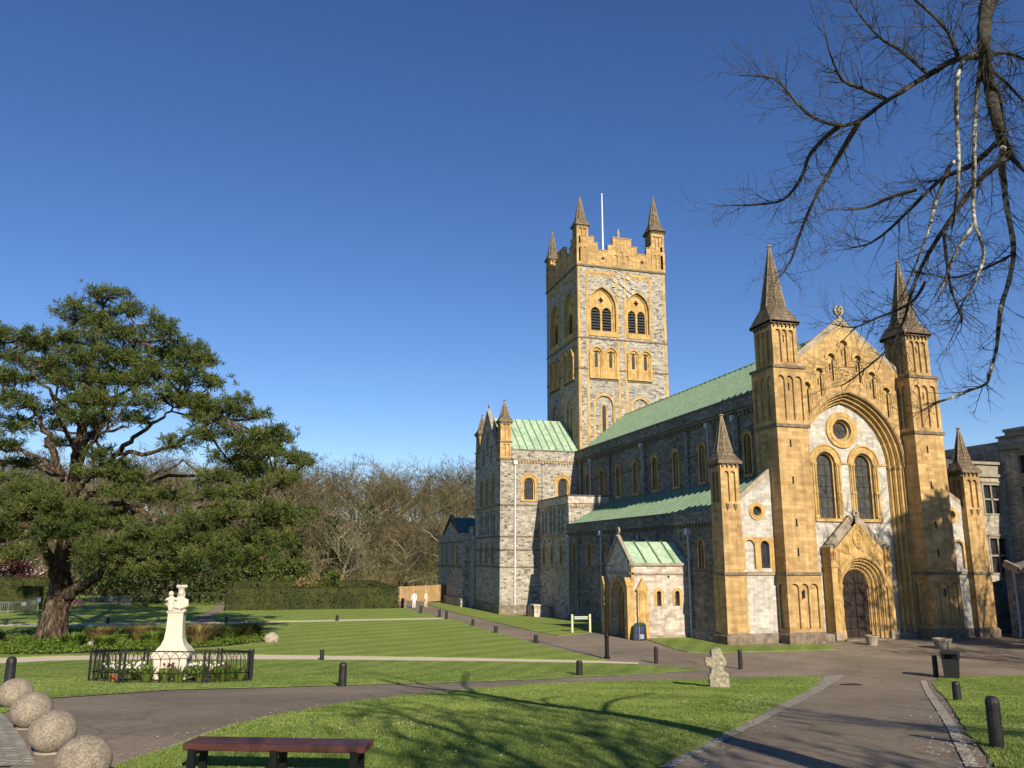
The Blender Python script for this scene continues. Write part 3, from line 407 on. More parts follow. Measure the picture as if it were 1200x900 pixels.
def sheet(name,poly,mat,dz,sp=1.0,skirt=0,kind='structure',jit=0):
    b=dens(poly,sp)
    if jit:
        b=[(x+random.gauss(0,jit),y+random.gauss(0,jit)) for x,y in b]
    A=np.array(b); X,Y=np.meshgrid(np.arange(A[:,0].min(),A[:,0].max(),sp),np.arange(A[:,1].min(),A[:,1].max(),sp)); X=X.ravel()+.013;Y=Y.ravel()+.017
    m=inpoly(b,X,Y); ins=list(zip(X[m],Y[m])); n=len(b)
    vs,ed,fc,*_=delaunay_2d_cdt([Vector(p) for p in b+ins],[],[list(range(n))],1,1e-5)
    ax=np.array([v[:] for v in vs]); z=h(ax[:,0],ax[:,1])+dz
    V=[(a,b_,c) for (a,b_),c in zip(ax.tolist(),z.tolist())]; Fc=[list(f) for f in fc]
    if skirt:
        k=len(V); V+=[(x,y,hz(x,y)+dz) for x,y in b]+[(x,y,hz(x,y)+dz-skirt) for x,y in b]
        Fc+=[[k+i,k+(i+1)%n,k+n+(i+1)%n,k+n+i] for i in range(n)]
    o=mesh_from(name,V,Fc,mat); o['kind']=kind; return o
def strip(name,line,w,mat,dz,closed=False):
    p=[np.array(q) for q in line]; V=[];Fc=[]; n=len(p)
    for i in range(n):
        t=p[min(i+1,n-1)]-p[max(i-1,0)]; t=t/np.hypot(*t); nn=np.array([-t[1],t[0]])
        for s in (-.5,.5): q=p[i]+nn*w*s; V.append((q[0],q[1],hz(*q)+dz))
    Fc=[(2*i,2*i+1,2*i+3,2*i+2) for i in range(n-1)]; return struct(mesh_from(name,V,Fc,mat))
def densl(l,sp=.8):
    o=[]
    for a,b in zip(l,l[1:]):
        a=np.array(a);b=np.array(b);k=max(1,int(np.hypot(*(b-a))/sp)); o+=[tuple(a+(b-a)*t/k) for t in range(k)]
    return o+[tuple(l[-1])]
# one sheet of asphalt for the drive, the forecourt and the path to the porch
LB=D['lawn_main']; LC=D['church_lawn']
road=[(-75,-48),(-42,-60),(-10,-60),(24,-40),(24,6),(14,1.2),(3,.4),(-2,.9),(-3.9,1.5),(-4.1,8),(-7,12),(-9,30),(-9.5,41),(-12,63),(-19,63),(-22,47),(-19.6,40),(-20,28),(-19,15),(-30,0),(-45,-6),(-75,-12)]
sheet('road',road,'asphalt',-.012,1.2)
pth=[D['lawn_back_left'][2],D['lawn_back_left'][3],D['lawn_back'][8],D['lawn_back'][0]]
sheet('footpath',[(pth[0][0]-.3,pth[0][1]-2),(pth[1][0]-.3,pth[1][1]),(pth[1][0]+.2,75),(pth[2][0]+.5,75),(pth[2][0]+.3,pth[2][1]),(pth[3][0]+.3,pth[3][1]-2)],'asphalt',-.02,1.5)
for k,m in (('lawn_front','lawn_grass'),('lawn_mid','lawn_grass'),('lawn_right','lawn_grass'),('west_lawn','lawn_grass'),('lawn_main','far_grass'),('lawn_back','far_grass'),('lawn_back_left','far_grass'),('lawn_back_far','far_grass'),('church_lawn','far_grass')):
    sheet('lawn',D[k],m,.03,.7 if m=='lawn_grass' else 1.5,.08,jit=.025)
sheet('gravel_path',D['pale_path'],'pale_gravel',.012,1.0); sheet('gravel_path',D['thin_path'],'pale_gravel',.012,1.5)
sheet('setts_kerb',D['setts_inner'],'granite_setts',.004,.5); sheet('setts_kerb',D['setts_pale'],'pale_setts',.006,.5); sheet('setts_kerb',D['setts_brown'],'brown_setts',.004,.5)
sheet('paving',D['setts_left']+[(-50,-40),(-46,-25)],'granite_setts',.02,.5)
strip('kerb',densl([(-36.3,-37.6),(-36.75,-34.2),(-37.65,-31.6),(-38.75,-28.2),(-39.6,-25.6)]),1.15,'asphalt',.014)
strip('edging',densl(D['lawn_front'][0:12]),.16,'edging_stone',.012); strip('edging',densl(D['lawn_mid'][1:11]),.13,'edging_stone',.012)
# near lawns also get real blades
def blades(polys,n,dmax):
    px=[];py=[]
    for poly in polys:
        A=np.array(poly); X=rng.uniform(A[:,0].min(),A[:,0].max(),n); Y=rng.uniform(A[:,1].min(),A[:,1].max(),n)
        d=np.hypot(X-CAM.x,Y-CAM.y); m=inpoly(poly,X,Y)&(d<dmax)&(rng.random(n)<np.clip(14/d,0,1)**1.3*np.clip((58-d)/25,0,1)); px.append(X[m]);py.append(Y[m])
    X=np.concatenate(px);Y=np.concatenate(py); k=len(X); Z=h(X,Y)+.025
    a=rng.uniform(0,6.28,k); d=np.hypot(X-CAM.x,Y-CAM.y); cl=.5+.5*np.sin(X*2.1+np.sin(Y*1.7)*2)*np.sin(Y*2.3+np.sin(X*1.3)*2)
    hh=rng.uniform(.018,.036,k)*(.7+.6*cl); w=.006+d*.00035; tx=rng.normal(0,.022,k); ty=rng.normal(0,.022,k)
    V=np.empty((k,3,3)); V[:,0]=np.stack([X-w*np.cos(a),Y-w*np.sin(a),Z],-1); V[:,1]=np.stack([X+w*np.cos(a),Y+w*np.sin(a),Z],-1); V[:,2]=np.stack([X+tx,Y+ty,Z+hh],-1)
    me=bpy.data.meshes.new('grass'); me.vertices.add(k*3); me.vertices.foreach_set('co',V.ravel()); me.loops.add(k*3); me.loops.foreach_set('vertex_index',np.arange(k*3,dtype=np.int32)); me.polygons.add(k); me.polygons.foreach_set('loop_start',np.arange(0,k*3,3,dtype=np.int32)); me.update(calc_edges=True); me.validate()
    me.materials.append(MAT['grass_blade']); o=link('grass',me); o['kind']='stuff'; o['label']='short mown grass blades on the near lawns'; o['category']='grass'
blades([D['lawn_front'],D['lawn_right']],1000000,60); blades([D['lawn_mid']],700000,60)
# ------------------------------------------------------------ abbey church
XC=6.865
abbey=thing('abbey_church','ochre and grey stone abbey church with square tower, green copper roofs and gabled west front','church',(6.9,.9,0))
def part(mb,name,mat,parent=None,**k): return mb.build(name,mat,parent or abbey,**k)
def window(holes,fr,cx,z0,hw,zs,c=0,sw=.3,dep=.4,proud=.05,lead=(2,4),mat='ochre_dressing',parent=None,sill=True,hood=None,glass='dark_glass',n=7,step=True):
    a=arch(cx,z0,hw,zs,c,n); holes.append((arch(cx,z0,hw+.12,zs,c,n) if step else a,dep,False))
    m=MB(); o=arch(cx,z0,hw+sw,zs,c,n); m.ring(fr,arch(cx,z0,hw+.12,zs,c,n) if step else a,o,-proud,.02)
    if step: m.ring(fr,a,arch(cx,z0,hw+.119,zs,c,n),.14,dep)
    if hood: m.ring(fr,[q for q in o][1:-1],arch(cx,z0,hw+sw+hood,zs,c,n)[1:-1],-proud-.07,.02)
    if sill:
        for d,q in ((-proud-.08,.0),): m.panel(fr,rect(cx-hw-sw,cx+hw+sw,z0-.22,z0-.002),[],d); A=[fr(x,z,dd) for dd in (d,.02) for x,z in rect(cx-hw-sw,cx+hw+sw,z0-.22,z0-.002)]; m.add(A,[(0,1,5,4),(1,2,6,5),(2,3,7,6),(3,0,4,7)])
    w=part(m,'window',mat,parent)
    g=MB(); g.panel(fr,a,[],dep-.06); g.build('pane',glass,w)
    if lead:
        l=MB(); top=zs+math.sqrt((hw+c)**2-c*c); nv,nh=lead
        for i in range(1,nv):
            x=cx-hw+2*hw*i/nv; dx=abs(x-cx); zt=zs+math.sqrt(max(0,(hw+c)**2-(dx+c)**2)); l.bar(fr(x,z0,dep-.075),fr(x,zt,dep-.075),.03,.03)
        for i in range(1,nh):
            z=z0+(top-z0)*i/nh; x=hw if z<zs else max(.05,math.sqrt(max(0,(hw+c)**2-(z-zs)**2))-c); l.bar(fr(cx-x,z,dep-.09),fr(cx+x,z,dep-.09),.04,.03)
        l.build('leading','lead_came',w)
    return w
def hstring(m,fr,a0,a1,z,hh=.2,pr=.1):
    A=[fr(x,q,d) for d in (-pr,.02) for x,q in rect(a0,a1,z,z+hh)]; m.add(A,[(0,1,2,3),(0,1,5,4),(1,2,6,5),(2,3,7,6),(3,0,4,7)])
def corbels(m,fr,a0,a1,z,n,w=.16,hh=.26,pr=.16):
    for i in range(n): x=a0+(a1-a0)*(i+.5)/n; hstring(m,fr,x-w/2,x+w/2,z,hh,pr)
def niches(a0,a1,n,z0,zt,gap=.12,slit=None):
    w=(a1-a0)/n; o=[]
    for i in range(n): hw=w/2-gap/2; o.append((arch(a0+w*(i+.5),z0,hw,zt-hw,0,5),.16,True))
    return o
def slits(fr,m,L,w=.07,hh=.55):
    for a,z in L: m.panel(fr,rect(a-w,a+w,z,z+hh),[],-.006)
def spire(x0,x1,y0,y1,z0,H,parent,ov=.14,mat='spire_stone'):
    cx,cy=(x0+x1)/2,(y0+y1)/2; a=(x1-x0)/2+ov; b=(y1-y0)/2+ov; m=MB(); m.cur=0
    sq=[(cx-a,cy-b),(cx+a,cy-b),(cx+a,cy+b),(cx-a,cy+b)]; zq=z0+H*.2; ro=a*.74; oc=[(cx+ro*math.cos(R(22.5+45*k))*1.0,cy+ro*b/a*math.sin(R(22.5+45*k))) for k in range(8)]
    tp=z0+H*.95; V=[(x,y,z0) for x,y in sq]+[(x,y,zq) for x,y in oc]+[(cx+(x-cx)*.09,cy+(y-cy)*.09,tp) for x,y in oc]
    f=[(4+k,4+(k+1)%8,12+(k+1)%8,12+k) for k in range(8)]+[tuple(range(12,20))]
    # broaches: corners of the square meet two octagon corners
    pr={0:(4,5),1:(6,7),2:(0,1),3:(2,3)}
    for i,(p,q) in pr.items(): f.append((i,4+p,4+q))
    sd_={0:(5,6),1:(7,0),2:(1,2),3:(3,4)}
    for i,(p,q) in sd_.items(): f.append((i,4+p,4+q,(i+1)%4))
    m.add(V,f)
    m.box(cx-a,cx+a,cy-b,cy+b,z0-.16,z0); m.cur=1
    for k in range(8):
        m.bar(V[4+k],V[12+k],.06,.06)
    m.lathe(cx,cy,[(.10,tp-.1),(.12,tp),(.09,tp+H*.02),(.19,tp+H*.03),(.17,tp+H*.045),(.09,tp+H*.055),(.05,tp+H*.06)],8)
    return m.build('spire',[mat,'spire_rib'],parent)
def turret(x0,x1,y0,y1,stages,zs,H,name='turret',mat='ochre_ashlar',strings=(),corn=True,nn=None,base=None):
    """square turret; stages (z0,z1,e,niche z0,z1,count)"""
    m=MB()
    for z0,z1,e,*q in stages:
        X0,X1,Y0,Y1=x0-e,x1+e,y0-e,y1+e
        for fr,a0,a1 in ((F(Y0),X0,X1),(N(X0),Y0,Y1),(Fb(Y1),X0,X1),(Nb(X1),Y0,Y1)):
            hl=niches(a0+.22,a1-.22,q[2],q[0],q[1]) if q else []
            m.panel(fr,rect(a0,a1,z0,z1),hl)
        m.panel(lambda a,b,d=0:(a,b,z1),rect(X0,X1,Y0,Y1),[])
    t=part(m,name,mat)
    d=MB()
    for z,e,hh in strings:
        for fr,a0,a1 in ((F(y0-e),x0-e-.1,x1+e+.1),(N(x0-e),y0-e-.09,y1+e+.09),(Nb(x1+e),y0-e-.09,y1+e+.09),(Fb(y1+e),x0-e-.1,x1+e+.1)): hstring(d,fr,a0,a1,z,hh,.1)
    if base:
        z0,z1,e=base; d.box(x0-e,x1+e,y0-e,y1+e,z0,z1)
        d.add([(x0-e,y0-e,z1),(x1+e,y0-e,z1),(x1+e,y1+e,z1),(x0-e,y1+e,z1)]+[(x0-e+.14,y0-e+.14,z1+.2),(x1+e-.14,y0-e+.14,z1+.2),(x1+e-.14,y1+e-.14,z1+.2),(x0-e+.14,y1+e-.14,z1+.2)],[(0,1,5,4),(1,2,6,5),(2,3,7,6),(3,0,4,7)])
    if corn:
        c0=zs-.42
        for fr,a0,a1 in ((F(y0),x0,x1),(N(x0),y0,y1),(Nb(x1),y0,y1),(Fb(y1),x0,x1)): corbels(d,fr,a0,a1,c0,6 if x1-x0>1.8 else 4,.13,.3,.15); hstring(d,fr,a0-.18,a1+.18,zs-.2,.2,.22)
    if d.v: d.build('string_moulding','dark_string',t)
    spire(x0,x1,y0,y1,zs,H,t,.22 if x1-x0>1.8 else .17); return t
# west front turrets
for mir in (0,1):
    x0=0 if not mir else 11.69; x1=x0+2.04
    st=[(.7,4.45,.33,.95,3.9,3),(4.45,14.78,.26),(14.78,18.99,.26,15.15,18.35,3),(18.99,22.3,0,19.4,21.85,3)]
    t=turret(x0,x1,0,2.3,st,22.45,6.3,strings=((4.45,.33,.2),(14.62,.27,.22),(18.9,.26,.2)),base=(-.4,.55,.47))
    m=MB(); slits(F(-.33),m,[(x0+.95,2.95)]); slits(F(-.26),m,[(x0+.78,5.7),(x0+.8,7.7),(x0+.75,10.6),(x0+.75,13.2)]); slits(F(-.1),m,[(x0+1.02,17.3)],.05); slits(F(.16),m,[(x0+1.02,20.9)],.05); slits(F(-.26+.16),m,[(x0+1.02,17.3)],.05)
    m.build('slit_window','black_iron',t)
# aisle turrets
for x0,x1 in ((-4.5,-3.08),(16.12,17.62)):
    t=turret(x0,x1,.44,1.85,[(.6,4.45,.06),(4.45,9.1,.03),(9.1,12.1,0,9.35,11.45,2)],12.15,3.35,strings=((4.45,.06,.18),),base=(-.3,.5,.2))
    m=MB()
    for a in (x0+.4,x0+1.0): m.lathe(a,.40,[(.03,8.75),(.09,8.9),(.13,9.05),(.13,9.2)],8)
    m.build('corbel','dark_string',t)
# aisle fronts
for mir in (0,1):
    if not mir: a0,a1,oc,bl,wn,ra=-3.05,-.2,-1.55,-2.25,-1.05,[(-3.05,9.3),(-.2,11.45)]
    else: a0,a1,oc,bl,wn,ra=13.9,16.1,15.05,15.45,14.5,[(13.9,10.9),(16.1,9.5)]
    fr=F(.9); hl=[]
    hl.append((arch(bl,4.86,.40,6.42,0,7),.14,True)); 
    if not mir: window(hl,fr,wn,4.9,.34,6.42,0,.12,.3,.02,(3,6),sill=False,step=False)
    hl.append((circ(oc,8.78,.36),.3,False))
    m=MB(); m.panel(fr,[(a0,4.65),(a0,ra[0][1]),(a1,ra[1][1]),(a1,4.65)],hl); m.panel(fr,rect(a0,a1,.6,4.45),[])
    part(m,'aisle_front','pale_limestone')
    d=MB(); d.ring(fr,arch(bl,4.86,.40,6.42),arch(bl,4.86,.56,6.42),-.035,.02); 
    if not mir:
        d.panel(fr,[(-3.05,4.66),(-3.05,7.0),(-.2,7.0),(-.2,4.66)],[(arch(bl,4.662,.56,6.42),0,False),(arch(wn,4.662,.46,6.42),0,False)],-.012)
        d.panel(fr,rect(-3.05,-2.62,.62,4.44),[],-.012)
    part(d,'dressing','ochre_dressing')
    o=MB(); o.ring(fr,circ(oc,8.78,.36),circ(oc,8.78,.62),-.07,.02,True); o.ring(fr,circ(oc,8.78,.34),circ(oc,8.78,.44),-.1,.3,True)
    w=part(o,'oculus','ochre_dressing'); g=MB(); g.panel(fr,circ(oc,8.78,.36),[],.2); g.build('pane','dark_glass',w)
    l=MB(); l.ring(fr,circ(oc,8.78,.15),circ(oc,8.78,.18),.17,.19,True); l.bar(fr(oc-.35,8.78,.18),fr(oc+.35,8.78,.18),.02,.02); l.bar(fr(oc,8.43,.18),fr(oc,9.13,.18),.02,.02); l.build('leading','lead_came',w)
    c=MB(); (xa,za),(xb,zb)=ra; c.bar((xa,1.05,za+.12),(xb,1.05,zb+.12),.26,.5); hstring(c,fr,a0,a1,4.45,.18,.1); part(c,'coping','coping_stone')
    b=MB(); b.box(a0,a1,.72,1.2,-.3,.5); b.box(a0,a1,.8,1.2,.5,.62); part(b,'plinth','dark_plinth')
# gable wall with the great arch
YG=1.1; ZS=12.3; CC=1.05
gl=MB(); fr=F(YG); hl=[(arch(XC,-.3,4.42,ZS,CC,14),.28,False)]
bc=[(XC,19.65,21.75,.36)]
for k,(dx,z0,z1) in enumerate(((1.18,18.55,20.65),(2.32,17.35,19.45),(3.5,16.0,18.3))):
    for s in (-1,1): bc.append((XC+s*dx,z0,z1,.33))
for cx,z0,z1,hw in bc: hl.append((arch(cx,z0,hw,z1-hw,0,6),.2,True))
gl.panel(fr,[(1.9,-.35),(1.9,19.3),(XC,23.05),(11.83,19.3),(11.83,-.35)],hl); part(gl,'gable','ochre_ashlar')
d=MB()
for cx,z0,z1,hw in bc:
    o=arch(cx,z1-hw-.02,hw,z1-hw,0,6); d.ring(fr,o,arch(cx,z1-hw-.02,hw+.2,z1-hw,0,6),-.09,.02)
    for s in (-1,1):
        d.tube([fr(cx+s*(hw-.07),z0,.06),fr(cx+s*(hw-.07),z1-hw-.12,.06)],.065,6); hstring(d,fr,cx+s*(hw+.05)-.14,cx+s*(hw+.05)+.14,z1-hw-.15,.14,.07)
        if random.random()<2: hstring(d,fr,cx+s*(hw+.16)-.03,cx+s*(hw+.16)+.03,z0,z1-z0-hw-.15,.04)
part(d,'blind_arcade','ochre_dressing')
d=MB(); slits(fr,d,[(XC-.02,20.6)]+[(XC+s*a+.03,z) for a,z in ((1.18,19.4),(2.32,18.2)) for s in (-1,1)],.05,.5)
for v in range(len(d.v)): d.v[v]=(d.v[v][0],d.v[v][1]+.2,d.v[v][2])
part(d,'slit_window','black_iron')
c=MB()
for s in (-1,1):
    c.bar((XC,1.3,23.2),(XC+s*4.75,1.3,19.52),.28,.72); c.bar((XC+s*4.3,1.3,19.45),(XC+s*4.95,1.3,19.3),.3,.72)
part(c,'coping','coping_stone')
c=MB(); c.box(XC-.16,XC+.16,1.15,1.45,23.2,23.55); c.box(XC-.1,XC+.1,1.2,1.4,23.5,23.8); fc=F(1.2)
c.ring(fc,circ(XC,24.15,.27,16),circ(XC,24.15,.42,16),0,.2,True); c.box(XC-.07,XC+.07,1.2,1.4,23.75,24.55); c.box(XC-.4,XC+.4,1.21,1.39,24.08,24.22)
part(c,'gable_cross','coping_stone')
# arch orders, jamb shafts
o=MB(); oh=MB(); YT=2.05
ws=[4.42,4.2,3.98,3.76]
for k in range(3):
    y=YG+.28*(k+1); f=F(y); hl=[(arch(XC,-.3,ws[k+1],ZS,CC,14),.28 if k<2 else YT-y,False)]
    o.panel(f,arch(XC,-.3,ws[k]+.004,ZS,CC,14),hl)
    a=arch(XC,.75,ws[k]-.1,ZS,CC,14); o.tube([f(*p,-.09) for p in a],.085,7)
    a=arch(XC,.75,ws[k+1]+.07,ZS,CC,14); o.tube([f(*p,-.02) for p in a],.045,6)
    for s in (-1,1):
        x=XC+s*(ws[k]-.1); oh.lathe(x,y-.09,[(.09,ZS-.22),(.15,ZS-.05),(.16,ZS+.02),(.16,ZS+.1)],8); oh.lathe(x,y-.09,[(.17,.0),(.17,.75),(.12,.85),(.09,.95)],8)
part(o,'great_arch','ochre_dressing')
hm=arch(XC,ZS-.05,4.44,ZS,CC,14); oh.ring(F(YG),hm,arch(XC,ZS-.05,4.72,ZS,CC,14),-.14,.02); oh.ring(F(YG),arch(XC,ZS-.04,4.5,ZS,CC,14),arch(XC,ZS-.04,4.6,ZS,CC,14),-.19,.0)
part(oh,'hood_moulding','ochre_weathered')
# tympanum wall
tm=MB(); f=F(YT); hl=[]
for cx in (5.21,8.52): window(hl,f,cx,8.42,.70,12.5,0,.58,.45,.07,(3,6),'ochre_dressing',hood=.1,n=9,glass='facade_glass')
hl.append((circ(XC-.03,15.0,.82,28),.4,False))
tm.panel(f,arch(XC,.0,3.8,ZS,CC,14),hl); part(tm,'tympanum_wall','pale_limestone')
o=MB(); rc=(XC-.03,15.0); o.ring(f,circ(*rc,.82,28),circ(*rc,1.36,28),-.12,.02,True); o.ring(f,circ(*rc,.66,28),circ(*rc,.83,28),.16,.4,True); o.ring(f,circ(*rc,1.02,28),circ(*rc,1.1,28),-.16,.0,True)
w=part(o,'rose_window','ochre_dressing'); g=MB(); g.panel(f,circ(*rc,.68,28),[],.36); g.build('pane','facade_glass',w)
l=MB(); l.ring(f,circ(*rc,.3,20),circ(*rc,.34,20),.32,.35,True)
for k in range(4): a=R(45*k); l.bar(f(rc[0]+.66*math.cos(a),rc[1]+.66*math.sin(a),.33),f(rc[0]-.66*math.cos(a),rc[1]-.66*math.sin(a),.33),.03,.03)
l.build('leading','lead_came',w)
d=MB(); hstring(d,f,XC-3.75,3.95,12.42,.14,.08); hstring(d,f,6.48,7.25,12.42,.14,.08); hstring(d,f,9.78,XC+3.75,12.42,.14,.08)
for cx in (5.21,8.52):
    for s in (-1,1):
        for q in (.93,1.14):
            x=cx+s*q; d.tube([f(x,8.42,-.1),f(x,12.4,-.1)],.07,6)
            d.lathe(x,YT-.1,[(.07,12.2),(.13,12.4),(.13,12.5)],7); d.lathe(x,YT-.1,[(.12,8.4),(.12,8.6),(.07,8.7)],7); d.lathe(x,YT-.1,[(.07,10.2),(.11,10.27),(.11,10.37),(.07,10.44)],7)
part(d,'shaft','ochre_dressing')
b=MB()
for xa,xb in ((2.35,XC-2.5),(XC+2.5,11.38)): b.box(xa,xb,1.08,2.2,-.3,.42)
b.box(XC-2.0,XC+2.0,.75,2.3,-.3,.05); part(b,'plinth','dark_plinth')
# gabled portal
YP=1.18; f=F(YP); pm=MB(); ph=[(arch(XC,.0,1.86,3.7,0,10),.2,False)]
pm.panel(f,[(4.75,0),(4.75,6.15),(XC,8.2),(8.98,6.15),(8.98,0)],ph)
for x,sgn in ((4.75,-1),(8.98,1)): pm.panel(N(x),rect(YP,2.05,0,6.15),[])
for k in range(4):
    w0,w1=1.864-.2*k,1.664-.2*k; y=YP+.2*(k+1); ff=F(y); pm.panel(ff,arch(XC,0,w0,3.7,0,10),[(arch(XC,0,w1,3.7,0,10),.2,False)])
    a=arch(XC,.5,w0-.08,3.7,0,10); pm.tube([ff(*p,-.08) for p in a],.07,6)
    for i in range(18):
        t=math.pi*(i+.5)/18; pm.obox(ff(XC-(w1+.08)*math.cos(t),3.7+(w1+.08)*math.sin(t),-.03),(math.cos(t),0,math.sin(t)),(math.sin(t),0,-math.cos(t)),(0,1,0),.06,.05,.05)
    for s in (-1,1): pm.lathe(XC+s*(w0-.08),y-.08,[(.07,3.4),(.13,3.6),(.13,3.74)],7); pm.lathe(XC+s*(w0-.08),y-.08,[(.13,0),(.13,.45),(.08,.6)],7)
portal=part(pm,'portal','ochre_dressing')
d=MB(); d.ring(f,arch(XC,3.6,1.9,3.7,0,10),arch(XC,3.6,2.14,3.7,0,10),-.1,.02); d.ring(f,arch(XC,3.6,1.96,3.7,0,10),arch(XC,3.6,2.04,3.7,0,10),-.14,.0)
def vesica(cx,cz,hw,hh,n=10):
    p=[]
    for s in (1,-1):
        for i in range(n): t=-1+2*i/n; p.append((cx-s*hw*(1-t*t)**.8,cz+s*hh*t))
    return p
d.ring(f,vesica(XC,7.0,.38,.62),vesica(XC,7.0,.5,.78),-.07,.02,True); d.panel(f,vesica(XC,7.0,.38,.62),[],-.015)
d.blob(f(XC,7.2,-.03),.1,.07,.12,8,6); d.blob(f(XC,6.95,-.02),.16,.07,.25,8,6); d.blob(f(XC+.13,7.0,-.03),.08,.06,.1,8,6); d.blob(f(XC,6.68,-.02),.2,.06,.14,8,6)
for s in (-1,1): d.ring(f,circ(XC+s*1.15,6.25,.22),circ(XC+s*1.15,6.25,.33),-.05,.02,True); d.blob(f(XC+s*1.15,6.25,0),.14,.05,.14,8,6)
d.build('relief','ochre_dressing',portal)
for s in (-1,1):
    p=MB(); x=XC+s*2.3; p.box(x-.24,x+.24,YP-.14,2.04,0,5.1); p.box(x-.3,x+.3,YP-.2,2.04,4.95,5.18); p.box(x-.25,x+.25,YP-.16,2.04,5.18,6.35)
    p.ring(F(YP-.16),arch(x,5.3,.13,5.9,0,5),arch(x,5.3,.19,5.9,0,5),-.05,.02); p.blob((x,YP-.2,5.75),.09,.06,.3,7,6); p.build('buttress','ochre_dressing',portal)
p=MB()
for s in (-1,1):
    x=XC+s*2.3; p.add([(x-.32,YP-.22,6.35),(x+.32,YP-.22,6.35),(x+.32,2.04,6.35),(x-.32,2.04,6.35),(x,YP-.22,6.62),(x,2.04,6.62)],[(0,1,4),(1,2,5,4),(3,0,4,5)])
    p.box(x-.34,x+.34,YP-.26,2.04,0,.55); p.bar((XC,1.55,8.3),(XC+s*2.15,1.55,6.28),.16,1.0)
p.ring(F(1.2),circ(XC,8.78,.1,10),circ(XC,8.78,.26,10),0,.2,True); p.box(XC-.1,XC+.1,1.2,1.42,8.25,8.6)
p.build('coping','coping_stone',portal)
dd=MB(); ff=F(2.0); dd.panel(ff,arch(XC,.02,1.06,3.7,0,10),[],0)
door=part(dd,'door','oak_door'); q=MB()
q.bar((XC,1.97,.05),(XC,1.97,4.7),.05,.04)
for z in (.7,1.5,2.3,3.1,3.8): 
    for s in (-1,1): q.bar((XC+s*.08,1.975,z),(XC+s*(.95 if z<3.5 else .85),1.975,z),.06,.03); q.bar((XC+s*.6,1.975,z-.22),(XC+s*.6,1.975,z+.22),.04,.02)
q.build('hinge','black_iron',door)
# rear of west front, nave
nv=MB(); fr=N(.4); hl=[]
YW=[37.6,33.35,28.95,24.75,20.45,16.2,11.5,7.9,4.6]
for y in YW: window(hl,fr,y,11.75,.36,14.35,0,.3,.5,.05,(1,6),hood=.12)
nv.panel(fr,rect(2.2,41.2,11.0,16.9),hl); nv.panel(Nb(13.33),rect(2.2,41.2,0,16.9),[]); nv.panel(Fb(2.95),rect(.3,13.5,0,19),[])
for y in (39.6,31.2,22.6,14,9.6,5.9): nv.box(.18,.42,y-.35,y+.35,11.0,16.3)
part(nv,'nave_wall','grey_limestone')
c=MB(); fr=N(.4); corbels(c,fr,2.3,41.1,16.3,70,.22,.32,.16)
for a,b in zip(YW,YW[1:]): hstring(c,fr,b+.8,a-.8,14.05,.18,.14)
hstring(c,fr,2.3,41.1,16.64,.16,.2)
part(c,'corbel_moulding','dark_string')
p=MB(); p.box(.16,.75,2.2,41.15,16.86,17.68); part(p,'parapet','grey_limestone')
p=MB(); p.box(.08,.85,2.2,41.15,17.68,17.84); part(p,'coping','lead_gutter')
def roof(x0,z0,x1,z1,y0,y1,sp,parent,name='roof',mat='copper_roof',both=None,axis_='y'):
    """sheet rising from (x0,z0) to (x1,z1) with raised standing seams"""
    m=MB(); sm=MB(); P=(lambda x,y,z:(x,y,z)) if axis_=='y' else (lambda x,y,z:(y,x,z))
    m.quad(P(x0,y0,z0),P(x0,y1,z0),P(x1,y1,z1),P(x1,y0,z1))
    L=math.hypot(x1-x0,z1-z0); nrm=Vector(P(-(z1-z0)/L,0,(x1-x0)/L)); 
    if nrm.z<0: nrm=-nrm
    n=max(2,int(round((y1-y0)/sp)))
    for i in range(n+1):
        y=y0+(y1-y0)*i/n; a=Vector(P(x0,y,z0))+nrm*.04; b=Vector(P(x1,y,z1))+nrm*.04; t=(b-a).normalized(); w=t.cross(nrm)
        sm.obox((a+b)/2,w,nrm,t,.045,.06,(b-a).length/2)
    o=m.build(name,mat,parent); sm.build('standing_seam','copper_seam_shaded' if mat=='copper_roof' else mat,o if parent is abbey else parent); return o
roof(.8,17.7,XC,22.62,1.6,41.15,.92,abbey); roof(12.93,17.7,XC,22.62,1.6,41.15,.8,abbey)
rg=MB(); rg.tube([(XC,1.7,22.66),(XC,41.2,22.66)],.1,6); rg.build('ridge','copper_roof',abbey)
# aisle
am=MB(); fr=N(-4.4); hl=[]
for y in (29.4,25.2,21.4,16.9,12.7,3.7): window(hl,fr,y,4.85,.27,6.45,0,.22,.4,.04,(1,5),sill=False)
for y in (27.5,23.0,18.8,14.6,10.4,6.4): hl.append((rect(y-.5,y+.5,6.85,7.5),.12,True))
am.panel(fr,rect(1.8,31.2,-.9,8.0),hl); am.panel(N(-4.62),rect(1.9,31.2,-1.5,.55),[]); am.add([(-4.62,1.9,.55),(-4.62,31.2,.55),(-4.4,31.2,.75),(-4.4,1.9,.75)],[(0,1,2,3)])
for y in (28.4,20,14.2): am.box(-4.55,-4.38,y-.3,y+.3,.6,7.5)
part(am,'aisle_wall','grey_limestone')
c=MB(); corbels(c,fr,1.9,31.1,7.68,66,.16,.3,.13); hstring(c,fr,1.8,31.2,4.45,.18,.1)
for a,b in ((30.9,29.9),(28.9,25.7),(24.7,21.9),(20.9,17.4),(12.2,4.3)): hstring(c,fr,b,a,6.35,.14,.08)
part(c,'string_moulding','dark_string')
p=MB(); p.box(-4.55,-4.1,1.86,31.1,8.0,8.82); part(p,'parapet','grey_limestone'); p=MB(); p.box(-4.62,-4.05,1.86,31.1,8.82,8.94); part(p,'coping','lead_gutter')
roof(-4.1,8.85,.42,11.5,1.2,31.2,.86,abbey)
